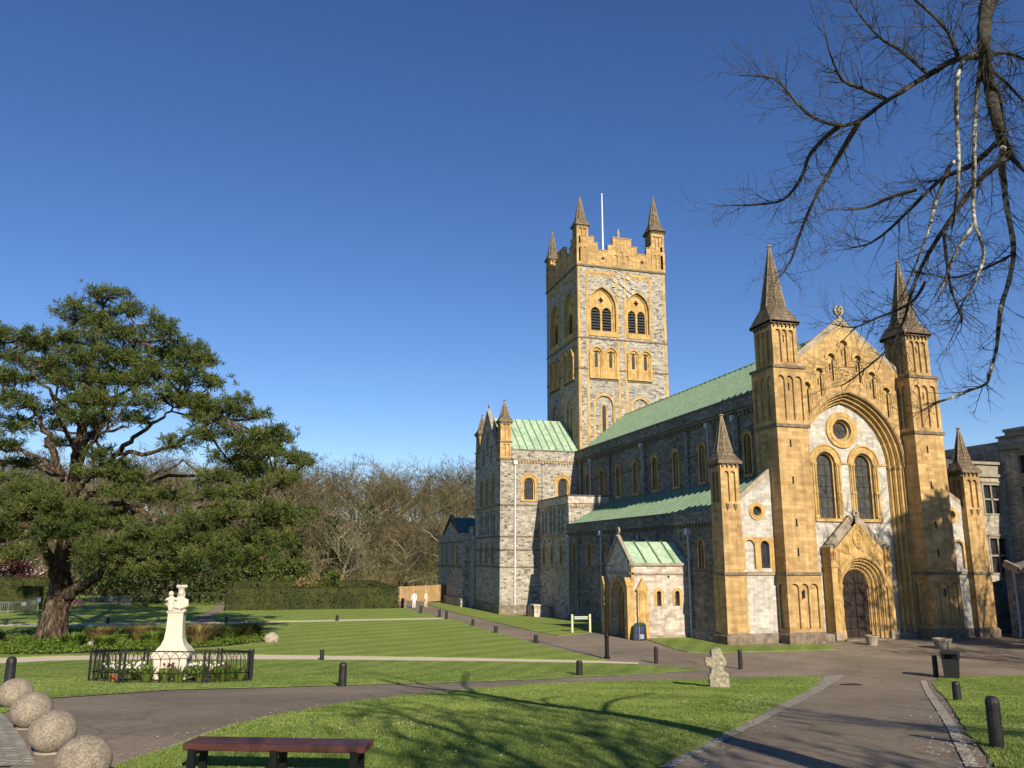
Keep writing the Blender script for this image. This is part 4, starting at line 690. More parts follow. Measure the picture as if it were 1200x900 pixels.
sa=MB(); sa.box(13.4,17.6,1.5,41,0,9); sa.add([(13.3,1.5,11.4),(17.6,1.5,9),(17.6,41,9),(13.3,41,11.4)],[(0,1,2,3)]); part(sa,'south_aisle','grey_limestone')
# raised bay next to the transept
bm=MB(); fr=N(-4.3); hl=[]
for y in (39.4,36.6,33.6): window(hl,fr,y,4.85,.27,6.45,0,.22,.4,.04,(1,5),sill=False)
for y in (39.7,38.6,36.9,35.8,34.2,33.1): hl.append((arch(y,8.2,.3,10.4,0,5),.15,True))
bm.panel(fr,rect(31.2,41,-1.6,11.1),hl); bm.panel(F(31.2),rect(-4.3,.42,8.0,11.1),[(rect(-3.9,-3.0,9.3,10.7),.08,True)]); part(bm,'transept_chapel','rubble_limestone')
c=MB(); 
for z in (4.4,7.75): hstring(c,fr,31.15,41,z,.16,.1)
corbels(c,F(31.2),-4.2,.3,10.75,14,.14,.24,.1); part(c,'string_moulding','ochre_weathered')
p=MB(); p.box(-4.4,.42,31.1,41,11.1,11.85); part(p,'parapet','porch_limestone'); p=MB(); p.box(-4.48,.42,31.02,41,11.85,11.97); part(p,'coping','lead_gutter')
# transept
tr=MB(); fw_=F(41.0); hl=[]
for x in (-5.55,-1.4): window(hl,fw_,x,12.05,.55,13.95,0,.45,.4,.06,(3,6),hood=.14)
tr.panel(fw_,rect(-9.0,.9,-1.6,16.6),hl)
fn=N(-9.0); hl=[]
for y in (44.2,47,49.8): window(hl,fn,y,11.6,.42,14.3,0,.28,.4,.05,(1,5)); hl.append((arch(y-.55,8.2,.4,10.6,0,6),.2,True)); hl.append((arch(y+.55,8.2,.4,10.6,0,6),.2,True)); window(hl,fn,y,4.9,.33,6.8,0,.25,.4,.05,(1,4))
hl.append((arch(47,17.6,.7,20.0,0,7),.25,True)); hl.append((arch(45.2,16.6,.5,18.2,0,7),.2,True)); hl.append((arch(48.8,16.6,.5,18.2,0,7),.2,True))
tr.panel(fn,[(41,-1.6),(41,17.0),(42.2,17.6),(47,23.1),(51.8,17.6),(53,17.0),(53,-1.6)],hl); tr.panel(Fb(53),rect(-9,.9,-1.6,17),[])
part(tr,'transept_wall','rubble_limestone')
c=MB(); 
for z in (4.4,6.3,7.8,11.35): hstring(c,fw_,-9.1,.9 if z>11 else -4.35,z,.14,.08); hstring(c,fn,40.92,53.08,z,.16,.1)
part(c,'string_moulding','dark_string')
c=MB(); corbels(c,fw_,-7.6,.8,16.3,24,.2,.3,.16); hstring(c,fw_,-9.0,-7.6,16.5,.2,.08); part(c,'corbel_moulding','ochre_weathered')
p=MB(); p.box(-7.7,.85,40.86,41.4,16.6,17.72); p.box(-4.0,-3.8,40.8,41.1,11.4,16.4); part(p,'parapet','rubble_limestone'); p=MB(); p.box(-7.7,.85,40.78,41.45,17.72,17.86); p.box(-9.15,-4.0,40.7,53.3,-1.7,.3); part(p,'coping','dark_plinth')
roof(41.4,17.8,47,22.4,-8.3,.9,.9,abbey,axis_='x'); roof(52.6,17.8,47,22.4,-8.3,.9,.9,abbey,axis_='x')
for y0,y1 in ((41.0,42.3),(51.7,53.0)):
    turret(-9.0,-7.7,y0,y1,[(16.7,18.7,.04,17.0,18.45,2),(18.7,21.1,0,19.0,20.8,2)],21.2,2.5,strings=((18.6,.04,.14),(16.6,.04,.16)))
c=MB()
for s in (-1,1): c.bar((-8.85,47,23.25),(-8.85,47+s*4.9,17.65),.5,.22)
c.bar((-8.85,47,23.2),(-8.85,47,24.1),.16,.16); c.bar((-8.85,46.7,23.85),(-8.85,47.3,23.85),.14,.14); part(c,'coping','coping_stone')
# tower
TX0,TX1,TY0,TY1=.88,12.85,41.2,53.17
def tower_face(fr,a0,a1,first):
    hl=[]; A=lambda t:a0+(a1-a0)*t
    b1,b2=(A(.112),A(.43)),(A(.535),A(.81)) if first else (A(.57),A(.888))
    for lo,hi in (b1,b2):
        c=(lo+hi)/2; w=(hi-lo)/2
        hl.append((arch(c,33.0,w-.12,36.2,.9,8),.3,False))
        hl.append((arch(c,19,w*.6,23.7,0,7),.18,True))
    m=MB(); m.panel(fr,rect(a0,a1,15,41.4),hl); part(m,'tower_wall','rubble_limestone',tower)
    d=MB(); 
    for lo,hi in (b1,b2):
        c=(lo+hi)/2; w=(hi-lo)/2; W_=w-.12
        d.ring(fr,arch(c,33.0,W_,36.2,.9,8),arch(c,33.0,w+.02,36.2,.9,8),-.06,.02)
        d.ring(fr,arch(c,33.0,W_-.22,36.2,.9,8),arch(c,33.0,W_+.004,36.2,.9,8),.3,.5)
        sub=[]; hw=W_*.34
        for s in (-1,1): sub.append((arch(c+s*W_*.42,33.15,hw,35.5,.15,6),.3,False))
        qx=c; q=.26; z=37.15; qf=[(qx-q*1.3,z-.13),(qx-q*1.3,z+.13),(qx-.13,z+.13),(qx-.13,z+.36),(qx+.13,z+.36),(qx+.13,z+.13),(qx+q*1.3,z+.13),(qx+q*1.3,z-.13),(qx+.13,z-.13),(qx+.13,z-.36),(qx-.13,z-.36),(qx-.13,z-.13)]
        sub.append((qf,.3,False)); d.panel(fr,arch(c,33.0,W_-.2,36.2,.9,8),sub,.45)
        hstring(d,fr,lo,hi,32.35,.65,.1)
        # twin blind arches below
        nb=[(arch(c+s*w*.5,27.15,w*.36,30.0,.12,6),.22,False) for s in (-1,1)]
        d.panel(fr,[(lo-.02,26.95),(lo-.02,30.35)]+[(c-w*.5-w*.3,30.75),(c-w*.5,31.05),(c-w*.5+w*.3,30.75),(c,30.35),(c+w*.5-w*.3,30.75),(c+w*.5,31.05),(c+w*.5+w*.3,30.75)]+[(hi+.02,30.35),(hi+.02,26.95)],nb,-.26)
        d.ring(fr,[(lo-.02,26.95),(lo-.02,30.35),(hi+.02,30.35),(hi+.02,26.95)],[(lo-.021,26.94),(lo-.021,30.36),(hi+.021,30.36),(hi+.021,26.94)],-.26,.02)
        for s in (-1,1):
            d.panel(fr,arch(c+s*w*.5,27.15,w*.36,30.0,.12,6),[],-.03); d.ring(fr,arch(c+s*w*.5,29.9,w*.38,30.0,.12,6),arch(c+s*w*.5,29.9,w*.47,30.0,.12,6),-.34,-.2); d.ring(fr,arch(c+s*w*.5,27.15,w*.27,29.9,.12,6),arch(c+s*w*.5,27.15,w*.36,30.0,.12,6),-.16,-.03)
        d.ring(fr,arch(c,19,w*.6,23.7,0,7),arch(c,19,w*.76,23.7,0,7),-.05,.02); d.ring(fr,arch(c,20,.24,23.4,.1,6),arch(c,20,.4,23.4,.1,6),.14,.19)
        # lombard frieze near the top
        k=5
        for i in range(k): cc=lo+(hi-lo)*(i+.5)/k; rr_=(hi-lo)/k/2; d.ring(fr,arch(cc,40.0,rr_*.62,40.2,0,5),arch(cc,40.0,rr_*.98,40.2,0,5),-.05,.02)
        hstring(d,fr,lo,hi,40.5,.3,.06)
        for q2 in (lo-.1,hi+.1): hstring(d,fr,q2-.14,q2+.14,32.2,8.6,.05)
    for t in (a0+.16,a1-.16): hstring(d,fr,t-.16,t+.16,15,26.4,.03)
    for t in (b1[0]-.12,b1[1]+.16,b2[0]-.16): hstring(d,fr,t-.16,t+.16,15,16.9,.04)
    part(d,'tower_dressing','ochre_dressing',tower)
    l=MB(); v=MB()
    for lo,hi in (b1,b2):
        c=(lo+hi)/2; W_=(hi-lo)/2-.12; v.panel(fr,arch(c,33.0,W_-.1,36.2,.9,8),[],.85)
        for s in (-1,1):
            cx=c+s*W_*.42
            for i in range(8): z=33.25+i*.36; hw=W_*.33 if z<35.6 else W_*.2; B=[fr(cx-hw,z,.5),fr(cx+hw,z,.5),fr(cx+hw,z+.2,.72),fr(cx-hw,z+.2,.72)]; l.add(B,[(0,1,2,3)]); l.add([fr(cx-hw,z-.06,.5),fr(cx+hw,z-.06,.5),fr(cx+hw,z,.5),fr(cx-hw,z,.5)],[(0,1,2,3)])
            v.panel(fr,arch(c+s*(hi-lo)*.25,28.4,.2,30.0,.05,5),[],-.04)
        v.panel(fr,arch(c,20.1,.24,23.4,.1,6),[],.165)
    part(l,'louvre','louvre_slate',tower); part(v,'slit_window','dark_glass',tower)
    t=MB(); hstring(t,fr,a0-.08,a1+.08,31.95,.16,.09); hstring(t,fr,a0-.12,a1+.12,41.3,.22,.16)
    for x0,x1 in ((a0-.06,b1[0]),(b1[1]+.1,b2[0]-.1),(b2[1],a1+.06)): hstring(t,fr,x0,x1,28.05,.15,.09)
    hstring(t,fr,b1[0],b1[1],26.75,.16,.1); hstring(t,fr,b2[0],b2[1],26.75,.16,.1)
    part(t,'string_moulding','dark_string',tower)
# tower as one part: its own body mesh carries the sub-parts
tb=MB(); tb.box(TX0+1.1,TX1-1.1,TY0+1.1,TY1-1.1,15,41.5); tower=part(tb,'tower','rubble_limestone')
tower_face(F(TY0),TX0,TX1,True); tower_face(N(TX0),TY0,TY1,False)
tb=MB(); tb.panel(Fb(TY1),rect(TX0,TX1,15,41.4),[]); tb.panel(Nb(TX1),rect(TY0,TY1,15,41.4),[]); part(tb,'tower_wall','rubble_limestone',tower)
pm=MB()
def merlons(fr,a0,a1):
    A=lambda t:a0+(a1-a0)*t
    pts=[(A(0),41.4),(A(0),45.3),(A(.19),45.3),(A(.19),44.5),(A(.235),44.5),(A(.235),43.6),(A(.345),43.6),(A(.345),44.5),(A(.405),44.5),(A(.405),45.5),(A(.62),45.5),(A(.62),44.5),(A(.685),44.5),(A(.685),43.6),(A(.795),43.6),(A(.795),44.6),(A(.84),44.6),(A(.84),45.0),(A(1),45.0),(A(1),41.4)]
    hl=[]
    for t in (.29,.74):
        x=A(t); z=42.6; hl.append(([(x-.32,z),(x-.1,z+.1),(x,z+.36),(x+.1,z+.1),(x+.32,z),(x+.1,z-.1),(x,z-.36),(x-.1,z-.1)],.3,False))
    for t,dz in ((.435,0),(.5,.55),(.565,0)): hl.append((arch(A(t),41.9,.26,43.0+dz,0,5),.12,True))
    pm.panel(fr,pts,hl); pm.panel(fr,pts,[(q[0],0,False) for q in hl[:2]],.45)
    n=len(pts); pm.add([fr(*p,0) for p in pts]+[fr(*p,.45) for p in pts],[(i,(i+1)%n,n+(i+1)%n,n+i) for i in range(n)])
    for x0,x1,z in ((.17,.24,44.5),(.4,.625,45.5),(.62,.69,44.5),(.23,.35,43.6),(.68,.8,43.6),(.79,.845,44.6),(.15,.195,45.3)):
        hstring(cop,fr,A(x0),A(x1),z,.13,.06); B=[fr(A(x0),z,-.06),fr(A(x1),z,-.06),fr(A(x1),z+.13,.5),fr(A(x0),z+.13,.5)]; cop.add(B,[(0,1,2,3)])
cop=MB(); merlons(F(TY0),TX0,TX1); merlons(N(TX0),TY0,TY1); merlons(Fb(TY1),TX0,TX1); merlons(Nb(TX1),TY0,TY1)
part(pm,'parapet','ochre_ashlar',tower); part(cop,'coping','ochre_weathered',tower)
for (x0,x1,y0,y1,zs,H) in ((TX0-.06,TX0+1.5,TY0-.06,TY0+1.5,46.95,4.1),(TX1-1.75,TX1+.08,TY0-.08,TY0+1.75,47.15,5.1),(TX0-.06,TX0+1.35,TY1-1.35,TY1+.06,46.2,4.3),(TX1-1.4,TX1+.06,TY1-1.4,TY1+.06,46.5,4.1)):
    turret(x0,x1,y0,y1,[(41.5,44.05,.02,41.9,43.8,2 if x1-x0<1.7 else 3),(44.05,46.9 if zs>46.4 else zs,0,44.3,min(46.4,zs-.45),2 if x1-x0<1.7 else 3)],zs,H,name='pinnacle',mat='ochre_ashlar')
ch=MB(); ch.lathe(6.7,41.6,[(.22,45.55),(.26,45.7),(.14,45.9),(.2,46.3),(.12,46.5),(.1,46.9)],8); part(ch,'finial','ochre_weathered',tower)
# clock: ring of white numeral plates and two hands
ck=MB(); cx,cz=7.0,39.1; f=F(TY0-.12)
for k in range(12):
    a=R(30*k); c_=Vector((math.sin(a),0,math.cos(a))); t_=Vector((math.cos(a),0,-math.sin(a))); ck.obox(f(cx+1.32*c_.x,cz+1.32*c_.z),t_,c_,(0,1,0),.22,.21,.05)
clock=part(ck,'clock','statue_stone'); hd=MB()
for a,L_,w in ((R(128),1.15,.1),(R(305),.7,.12)): hd.bar(f(cx-.2*math.sin(a),cz-.2*math.cos(a),-.1),f(cx+L_*math.sin(a),cz+L_*math.cos(a),-.1),w,.05)
hd.lathe(cx,TY0-.22,[(.1,cz-.1),(.1,cz+.1)],8); hd.build('hand','white_paint',clock)
fonts=[]
for k,tx in enumerate(('XII','I','II','III','IV','V','VI','VII','VIII','IX','X','XI')):
    cu=bpy.data.curves.new('numeral','FONT'); cu.body=tx; cu.size=.34; cu.align_x='CENTER'; cu.align_y='CENTER'; cu.extrude=.01; cu.materials.append(MAT['black_iron'])
    o=bpy.data.objects.new('numeral',cu); COL.objects.link(o); a=R(30*k); o.location=(cx+1.32*math.sin(a),TY0-.19,cz+1.32*math.cos(a)); o.rotation_euler=(R(90),0,0); fonts.append(o)
bpy.context.view_layer.update(); dg=bpy.context.evaluated_depsgraph_get()
for o in fonts:
    nm=bpy.data.meshes.new_from_object(o.evaluated_get(dg)); q=link('numeral',nm); q.parent=clock; q.location=o.location; q.rotation_euler=o.rotation_euler; bpy.data.objects.remove(o)
# flagpole and downpipes
fp=MB(); fp.lathe(6.4,46,[(.14,41),(.11,47),(.07,53.6)],8); fp.blob((6.4,46,53.72),.14,.14,.12,8,6); part(fp,'flagpole','flagpole_white')
def pipe(x,y,z0,z1,mat,side='N',hop=True,foot=True):
    m=MB(); dx,dy=((-.16,0) if side=='N' else (0,-.16)); m.tube([(x+dx,y+dy,z1),(x+dx,y+dy,z0+.25)]+([(x+dx*2.4,y+dy*2.4,z0)] if foot else []),.075,7)
    if hop: m.box(x+dx-.2,x+dx+.2,y+dy-.2,y+dy+.2,z1-.05,z1+.38)
    z=z0+1.8
    while z<z1-.5: m.box(x+dx-.11,x+dx+.11,y+dy-.11,y+dy+.11,z,z+.1); z+=1.9
    return part(m,'downpipe',mat)
for y in (36.4,22.9,10.2,6.2): pipe(.4,y,11.3,16.1,'grey_paint',foot=False)
for y,z1 in ((30.6,7.4),(21.9,7.6),(5.2,7.3)): pipe(-4.45,y,-.2,z1,'grey_paint')
pipe(-4.4,14.0,5,7.4,'grey_paint',foot=False,hop=False)
pipe(-7.27,41,-.5,16.1,'white_paint','F'); pipe(-9.0,52.7,-.5,7.8,'grey_paint')
# east chapel beyond the transept
em=MB(); fn=N(-10.0); hl=[]
for y in (58.5,61.5,65.5,68.5): window(hl,fn,y,4.7,.4,6.6,0,.25,.4,.05,(1,4))
em.panel(fn,[(55.2,-1.6),(55.2,8.6),(58.5,8.6),(63.2,10.4),(67.8,8.6),(71.5,8.6),(71.5,-1.6)],hl); em.panel(F(55.2),rect(-10,.9,-1.6,8.6),[]); em.panel(N(-9.2),rect(53,55.4,-1.6,9.4),[])
em.box(-9.4,1,55.0,71,-1.5,8.4); em.box(-10.3,-9.6,55.0,71.8,-1.7,.4); part(em,'east_chapel','rubble_limestone')
roof(57.6,8.5,63.2,10.9,-9.7,.8,.9,abbey,mat='copper_dark',axis_='x'); roof(68.8,8.5,63.2,10.9,-9.7,.8,.9,abbey,mat='copper_dark',axis_='x')
c=MB(); 
for z in (4.2,7.4): hstring(c,fn,55.1,71.5,z,.16,.1)
for s in (-1,1): c.bar((-9.9,63.2,11.2),(-9.9,63.2+s*5.2,8.7),.4,.25)
part(c,'coping','dark_string')
# porch
po=MB(); f=F(5.6); hl=[]
for x in (-6.9,-5.44): window(hl,f,x,2.2,.17,3.08,0,.22,.3,.03,None,sill=False,step=False)
hl.append((circ(-6.1,4.22,.1,10),.2,True)); hl.append((arch(-8.25,1.1,.3,3.1,.2,5),.18,True))
po.panel(f,rect(-9.05,-4.35,-.2,5.05),hl); fn=N(-9.05)
po.panel(fn,[(5.6,-.2),(5.6,5.05),(7.8,7.0),(10.0,5.05),(10.0,-.2)],[(arch(7.8,-.1,1.25,2.55,.1,8),.35,False)]); po.panel(Fb(10.0),rect(-9.05,-4.3,-.2,5.05),[])
porch=part(po,'porch','porch_limestone')
d=MB(); d.ring(fn,arch(7.8,-.1,1.25,2.55,.1,8),arch(7.8,-.1,1.6,2.55,.1,8),-.1,.02)
for k in range(2): d.ring(N(-8.7+.2*k),arch(7.8,-.1,.95-.25*k,2.55,.1,8),arch(7.8,-.1,1.254-.25*k,2.55,.1,8),0,.22)
for y in (5.7,9.9):
    d.box(-9.45,-9.0,y-.28,y+.28,0,3.6); d.add([(-9.5,y-.33,3.6),(-9.0,y-.33,3.6),(-9.0,y+.33,3.6),(-9.5,y+.33,3.6),(-9.5,y,4.2),(-9.0,y,4.2)],[(0,1,5,4),(2,3,4,5),(0,4,3)])
d.box(-8.66,-7.84,5.37,5.62,.0,3.3); d.add([(-8.75,5.35,3.3),(-7.75,5.35,3.3),(-8.25,5.35,4.15),(-8.75,5.62,3.3),(-7.75,5.62,3.3),(-8.25,5.62,4.15)],[(0,1,2),(0,2,5,3),(1,4,5,2)]); d.box(-9.05,-8.85,5.5,5.65,.3,4.9)
d.ring(F(5.37),arch(-8.25,1.2,.2,2.9,.2,5),arch(-8.25,1.2,.3,2.9,.2,5),-.05,.02)
d.build('dressing','ochre_dressing',porch)
g=MB(); g.panel(N(-8.25),arch(7.8,-.1,.72,2.55,.1,8),[],0); g.build('door','oak_door',porch)
c=MB(); hstring(c,f,-9.1,-4.35,4.4,.14,.1); hstring(c,fn,5.55,10.05,4.4,.14,.1); hstring(c,f,-9.2,-4.35,5.02,.2,.14); c.box(-8.0,-4.35,5.5,10.1,-.3,.2); c.box(-9.14,-8.0,5.5,6.4,-.3,.2)
for s in (-1,1): c.bar((-9.0,7.8,7.12),(-9.0,7.8+s*2.4,4.98),.26,.3)
c.bar((-9.0,7.8,7.1),(-9.0,7.8,7.35),.12,.12); c.ring(lambda a,b,d=0:(-9.05+d,a,b),circ(7.8,7.55,.12,10),circ(7.8,7.55,.26,10),0,.14,True); c.build('coping','coping_stone',porch)
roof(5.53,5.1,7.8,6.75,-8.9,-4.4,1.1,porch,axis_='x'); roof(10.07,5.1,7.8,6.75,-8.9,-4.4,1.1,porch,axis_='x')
# lower stone bin store at the transept foot
# ------------------------------------------------------------ abbey house (monastery wing) on the right
house=thing('abbey_house','grey stone monastery wing with mullioned windows behind the right end of the church','building',(21,5,0))
def mullion(holes,fr,a0,a1,z0,z1,nv,nh,parent):
    holes.append((rect(a0,a1,z0,z1),.25,False)); m=MB(); m.ring(fr,[(a0,z0),(a0,z1),(a1,z1),(a1,z0)],[(a0-.16,z0-.16),(a0-.16,z1+.16),(a1+.16,z1+.16),(a1+.16,z0-.16)],-.05,.02,True)
    for i in range(1,nv): x=a0+(a1-a0)*i/nv; m.bar(fr(x,z0,.08),fr(x,z1,.08),.12,.14)
    for i in range(1,nh): z=z0+(z1-z0)*i/nh; m.bar(fr(a0,z,.08),fr(a1,z,.08),.12,.14)
    hstring(m,fr,a0-.2,a1+.2,z1+.2,.12,.12)
    w=m.build('window','house_trim',parent); g=MB(); g.panel(fr,rect(a0,a1,z0,z1),[],.2); g.build('pane','dark_glass',w)
    l=MB()
    for i in range(1,nv*3):
        if i%3: x=a0+(a1-a0)*i/(nv*3); l.bar(fr(x,z0,.17),fr(x,z1,.17),.025,.02)
    for i in range(1,nh*3):
        if i%3: z=z0+(z1-z0)*i/(nh*3); l.bar(fr(a0,z,.17),fr(a1,z,.17),.025,.02)
    l.build('glazing_bar','lead_came',w)
hm=MB(); f=F(3.0); hl=[]
mullion(hl,f,20.55,22.15,9.1,11.35,2,2,house); mullion(hl,f,20.6,22.3,4.5,7.15,2,2,house)
hm.panel(f,rect(17.9,22.85,0,12.1),hl); fn=N(22.85); hl=[]
for y in (1.4,-2.6,-6.6,-10.6):
    for z0,z1 in ((12.2,13.6),(9.0,11.2),(4.6,6.9)): mullion(hl,fn,y-1.2,y+.1,z0,z1,2,2 if z1-z0>2 else 1,house)
hm.panel(fn,rect(-24,3.2,0,15.2),hl); hm.panel(F(-24),rect(22.85,40,0,15.2),[]); hm.box(23.2,40,-23.5,20,0,15); hm.box(17.95,23.2,3.4,20,0,12)
hm.build('wall','abbey_house_stone',house)
c=MB(); hstring(c,f,17.9,22.8,12.0,.22,.16); hstring(c,fn,-24,3.2,14.2,.3,.25); c.box(17.9,22.84,3.05,3.5,12.22,13.0); hstring(c,f,17.9,22.84,13.0,.22,.14); c.box(22.7,24,-24,3.3,15.2,15.35)
c.box(24.5,38,-9,4,15,15.9); c.box(24.4,38.1,-9.1,4.1,15.9,16.15); c.build('parapet','house_trim',house)
rf=MB(); rf.add([(18,3.6,12.3),(22.9,3.6,12.3),(22.9,11,15.0),(18,11,15.0)],[(0,1,2,3)]); rf.box(18.5,23,10,18,12,15.0); rf.build('roof','lead_gutter',house)
ct=MB(); ct.lathe(18.0,6.4,[(.62,0),(.62,16.3),(.8,16.4),(.8,16.6),(.66,16.75),(.66,17.5),(.4,17.7)],8,R(22.5)); ct.build('stair_turret','house_trim',house)
lw=MB(); lw.add([(18.35,-.2,0),(22.8,-.2,0),(22.8,-6,0),(18.35,-6,0),(18.35,-.2,5.1),(22.8,-.2,5.9),(22.8,-6,5.9),(18.35,-6,4.6)],[(0,1,5,4),(1,2,6,5),(2,3,7,6),(3,0,4,7),(4,5,6,7)])
lw.build('lean_to','grey_limestone',house)
c=MB(); c.bar((18.3,-.3,5.25),(18.3,-1.6,4.72),.3,.5); c.bar((18.25,-1.5,4.75),(18.25,-6,4.75),.2,.2); c.build('coping','coping_stone',house)
c=MB(); c.tube([(18.2,-1.1,4.7),(18.2,-1.1,.6),(18.1,-1.1,.1)],.08,7); c.build('downpipe','grey_paint',house)
# ------------------------------------------------------------ street furniture and small things
def bollard_mesh(hh,r):
    m=MB(); m.lathe(0,0,[(r,-.1),(r,hh*.72),(r*.9,hh*.725),(r*.9,hh*.745),(r,hh*.75),(r,hh*.78),(r*.9,hh*.785),(r*.9,hh*.805),(r,hh*.81),(r,hh*.88),(r*.92,hh*.94),(r*.7,hh*.98),(r*.35,hh)],14); return m
def bollard(k,hh,r,label,tilt=0):
    x,y,z=PT[k]; o=bollard_mesh(hh,r).build('bollard','black_plastic',None,smooth=False); o.location=(x,y,hz(x,y)+.0); o.rotation_euler=(0,tilt,random.uniform(0,6))
    tag(o,label,'bollard','black bollards along the paths')
bollard('b1',.98,.12,'tall black bollard beside the row of stone balls at the left edge')
bollard('b2',.80,.14,'stout black bollard on the lawn right of the iron railings, by the drive')
bollard('b3',.68,.15,'short stout black bollard on the lawn below the lamp post')
bollard('b4',.58,.12,'small black bollard just above the pale gravel path, in front of the big lawn')
bollard('b5',.86,.11,'black bollard on the forecourt between the lamp post and the carved stone cross')
bollard('b6',.96,.11,'black bollard on the forecourt just right of the carved stone cross')
bollard('b7',.98,.12,'slim black bollard touching the left of the litter bin')
bollard('b8',.58,.12,'low black bollard at the edge of the right lawn in front of the litter bin')
bollard('b9',.82,.11,'largest black bollard, standing on the right lawn close to the camera')
bollard('b10',.55,.14,'black bollard on the lawn edge of the porch path, nearest the lamp post')
bollard('b11',.52,.14,'black bollard on the lawn edge of the porch path, second from the lamp post')
bollard('b12',.55,.12,'black bollard on the lawn edge of the porch path, third from the lamp post')
bollard('b13',.72,.13,'right of the two close black bollards where paths meet beyond the big lawn')
bollard('b14',.72,.12,'left of the two close black bollards where paths meet beyond the big lawn')
bollard('b15',.7,.13,'black bollard on the porch path nearest to the two standing people')
bollard('b16',.5,.14,'small black bollard on the thin path before the middle of the hedge')
bollard('b17',.5,.14,'small black bollard on the thin path before the left end of the hedge')
bollard('b18',.5,.14,'small black bollard on the thin path just right of the pine trunk')
bollard('b19',.5,.14,'small black bollard on the thin path left of the big pine trunk')
# stone balls
for i,(k,lab) in enumerate((('sph1','weathered stone ball farthest along the row, touching the black bollard'),('sph2','weathered stone ball second from the black bollard'),('sph3','weathered stone ball third from the black bollard, standing clear on its base'),('sph4','nearest weathered stone ball, cut by the bottom of the picture'))):
    x,y=((-38.86,-28.63),(-37.74,-32.01),(-36.87,-34.4),(-36.01,-36.61))[i]; r=.335; m=MB(); random.seed(20+i); m.blob((0,0,r*.93),r*random.uniform(.99,1.05),r*random.uniform(.99,1.05),r*.93,28,18,.006)
    o=m.build('stone_ball','granite',None,smooth=True); o.location=(x,y,hz(x,y)+.0); o.rotation_euler=(0,0,i*1.3)
    tag(o,lab,'stone ball','row of stone balls along the drive'); b=MB(); b.lathe(0,0,[(r*.68,-.05),(r*.68,.035)],14); bb=b.build('base','edging_stone',o,local=True)
# bench: runs along its long axis A->B
A=Vector((-34.72,-36.35,0)); B=Vector((-32.34,-37.20,0)); ax=(B-A); L_=ax.length; az=math.atan2(ax.y,ax.x); c=(A+B)/2; bz=hz(c.x,c.y)
bench=thing('park_bench','backless bench with red-brown painted plank top and black legs on the front lawn','bench',(c.x,c.y,bz),rz=az)
for i in range(3):
    m=MB(); y=-.16+.16*i; m.box(-L_/2,L_/2,y-.074,y+.074,.36,.45); o=m.build('seat_plank','bench_paint',bench,local=True); bv=o.modifiers.new('b','BEVEL'); bv.width=.008
for x in (-L_/2+.12,0,L_/2-.16):
    for y in (-.2,.2): m=MB(); m.box(x-.05,x+.05,y-.035,y+.035,-.1,.38); m.build('leg','black_iron',bench,local=True)
    m=MB(); m.box(x-.045,x+.045,-.24,.24,.295,.36); m.build('crossbar','black_iron',bench,local=True)
# litter bin
x,y,z=PT['bin']; z=hz(x,y)
bn=thing('litter_bin','black square litter bin with side openings on the forecourt by the right lawn','bin',(x,y,z),rz=.75)
m=MB(); m.add([(-.3,-.3,-.05),(.3,-.3,-.05),(.3,.3,-.05),(-.3,.3,-.05),(-.36,-.36,.88),(.36,-.36,.88),(.36,.36,.88),(-.36,.36,.88)],[(0,1,5,4),(1,2,6,5),(2,3,7,6),(3,0,4,7),(4,5,6,7)])
m.build('body','black_plastic',bn,local=True); m=MB()
for i in (-1,1):
    for j in (-1,1): m.box(i*.35-.04,i*.35+.04,j*.35-.04,j*.35+.04,.88,1.12)
m.box(-.38,-.1,-.37,-.33,.88,1.12); m.box(.22,.38,-.37,-.33,.88,1.12); m.box(-.3,.3,.33,.37,.88,1.12); m.box(.33,.37,-.3,.3,.88,1.12); m.build('hood','black_plastic',bn,local=True)
m=MB(); m.box(-.41,.41,-.41,.41,1.12,1.2); m.box(-.3,.3,-.3,.3,1.2,1.24); m.build('lid','black_plastic',bn,local=True)
# stone cross
x,y,z=PT['cross']; z=hz(x,y)
m=MB(); F0=lambda a,b,d=0:(a,d,b); pts=[(-.34,-.1),(-.38,.25),(-.36,.5),(-.28,.56),(-.27,.78),(-.44,.84),(-.47,1.05),(-.43,1.13),(-.24,1.12),(-.22,1.36),(-.12,1.46),(.1,1.47),(.2,1.38),(.22,1.16),(.3,1.1),(.36,.98),(.33,.82),(.22,.78),(.22,.62),(.36,.52),(.38,.3),(.36,-.1)]
m.panel(F0,pts,[],-.2); m.panel(F0,pts,[],.2); n=len(pts); m.add([F0(*p,-.2) for p in pts]+[F0(*p,.2) for p in pts],[(i,(i+1)%n,n+(i+1)%n,n+i) for i in range(n)])
o=m.build('stone_cross','cross_granite'); o.location=(x,y,z); o.rotation_euler=(0,R(-3),R(-22)); tag(o,'worn ancient granite cross with stubby arms standing on the front lawn edge','cross')
rm=o.modifiers.new('r','REMESH'); rm.mode='VOXEL'; rm.voxel_size=.035; sm=o.modifiers.new('s','SMOOTH'); sm.iterations=6; tx=bpy.data.textures.new('rough','CLOUDS'); tx.noise_scale=.16; dp=o.modifiers.new('d','DISPLACE'); dp.texture=tx; dp.strength=.09
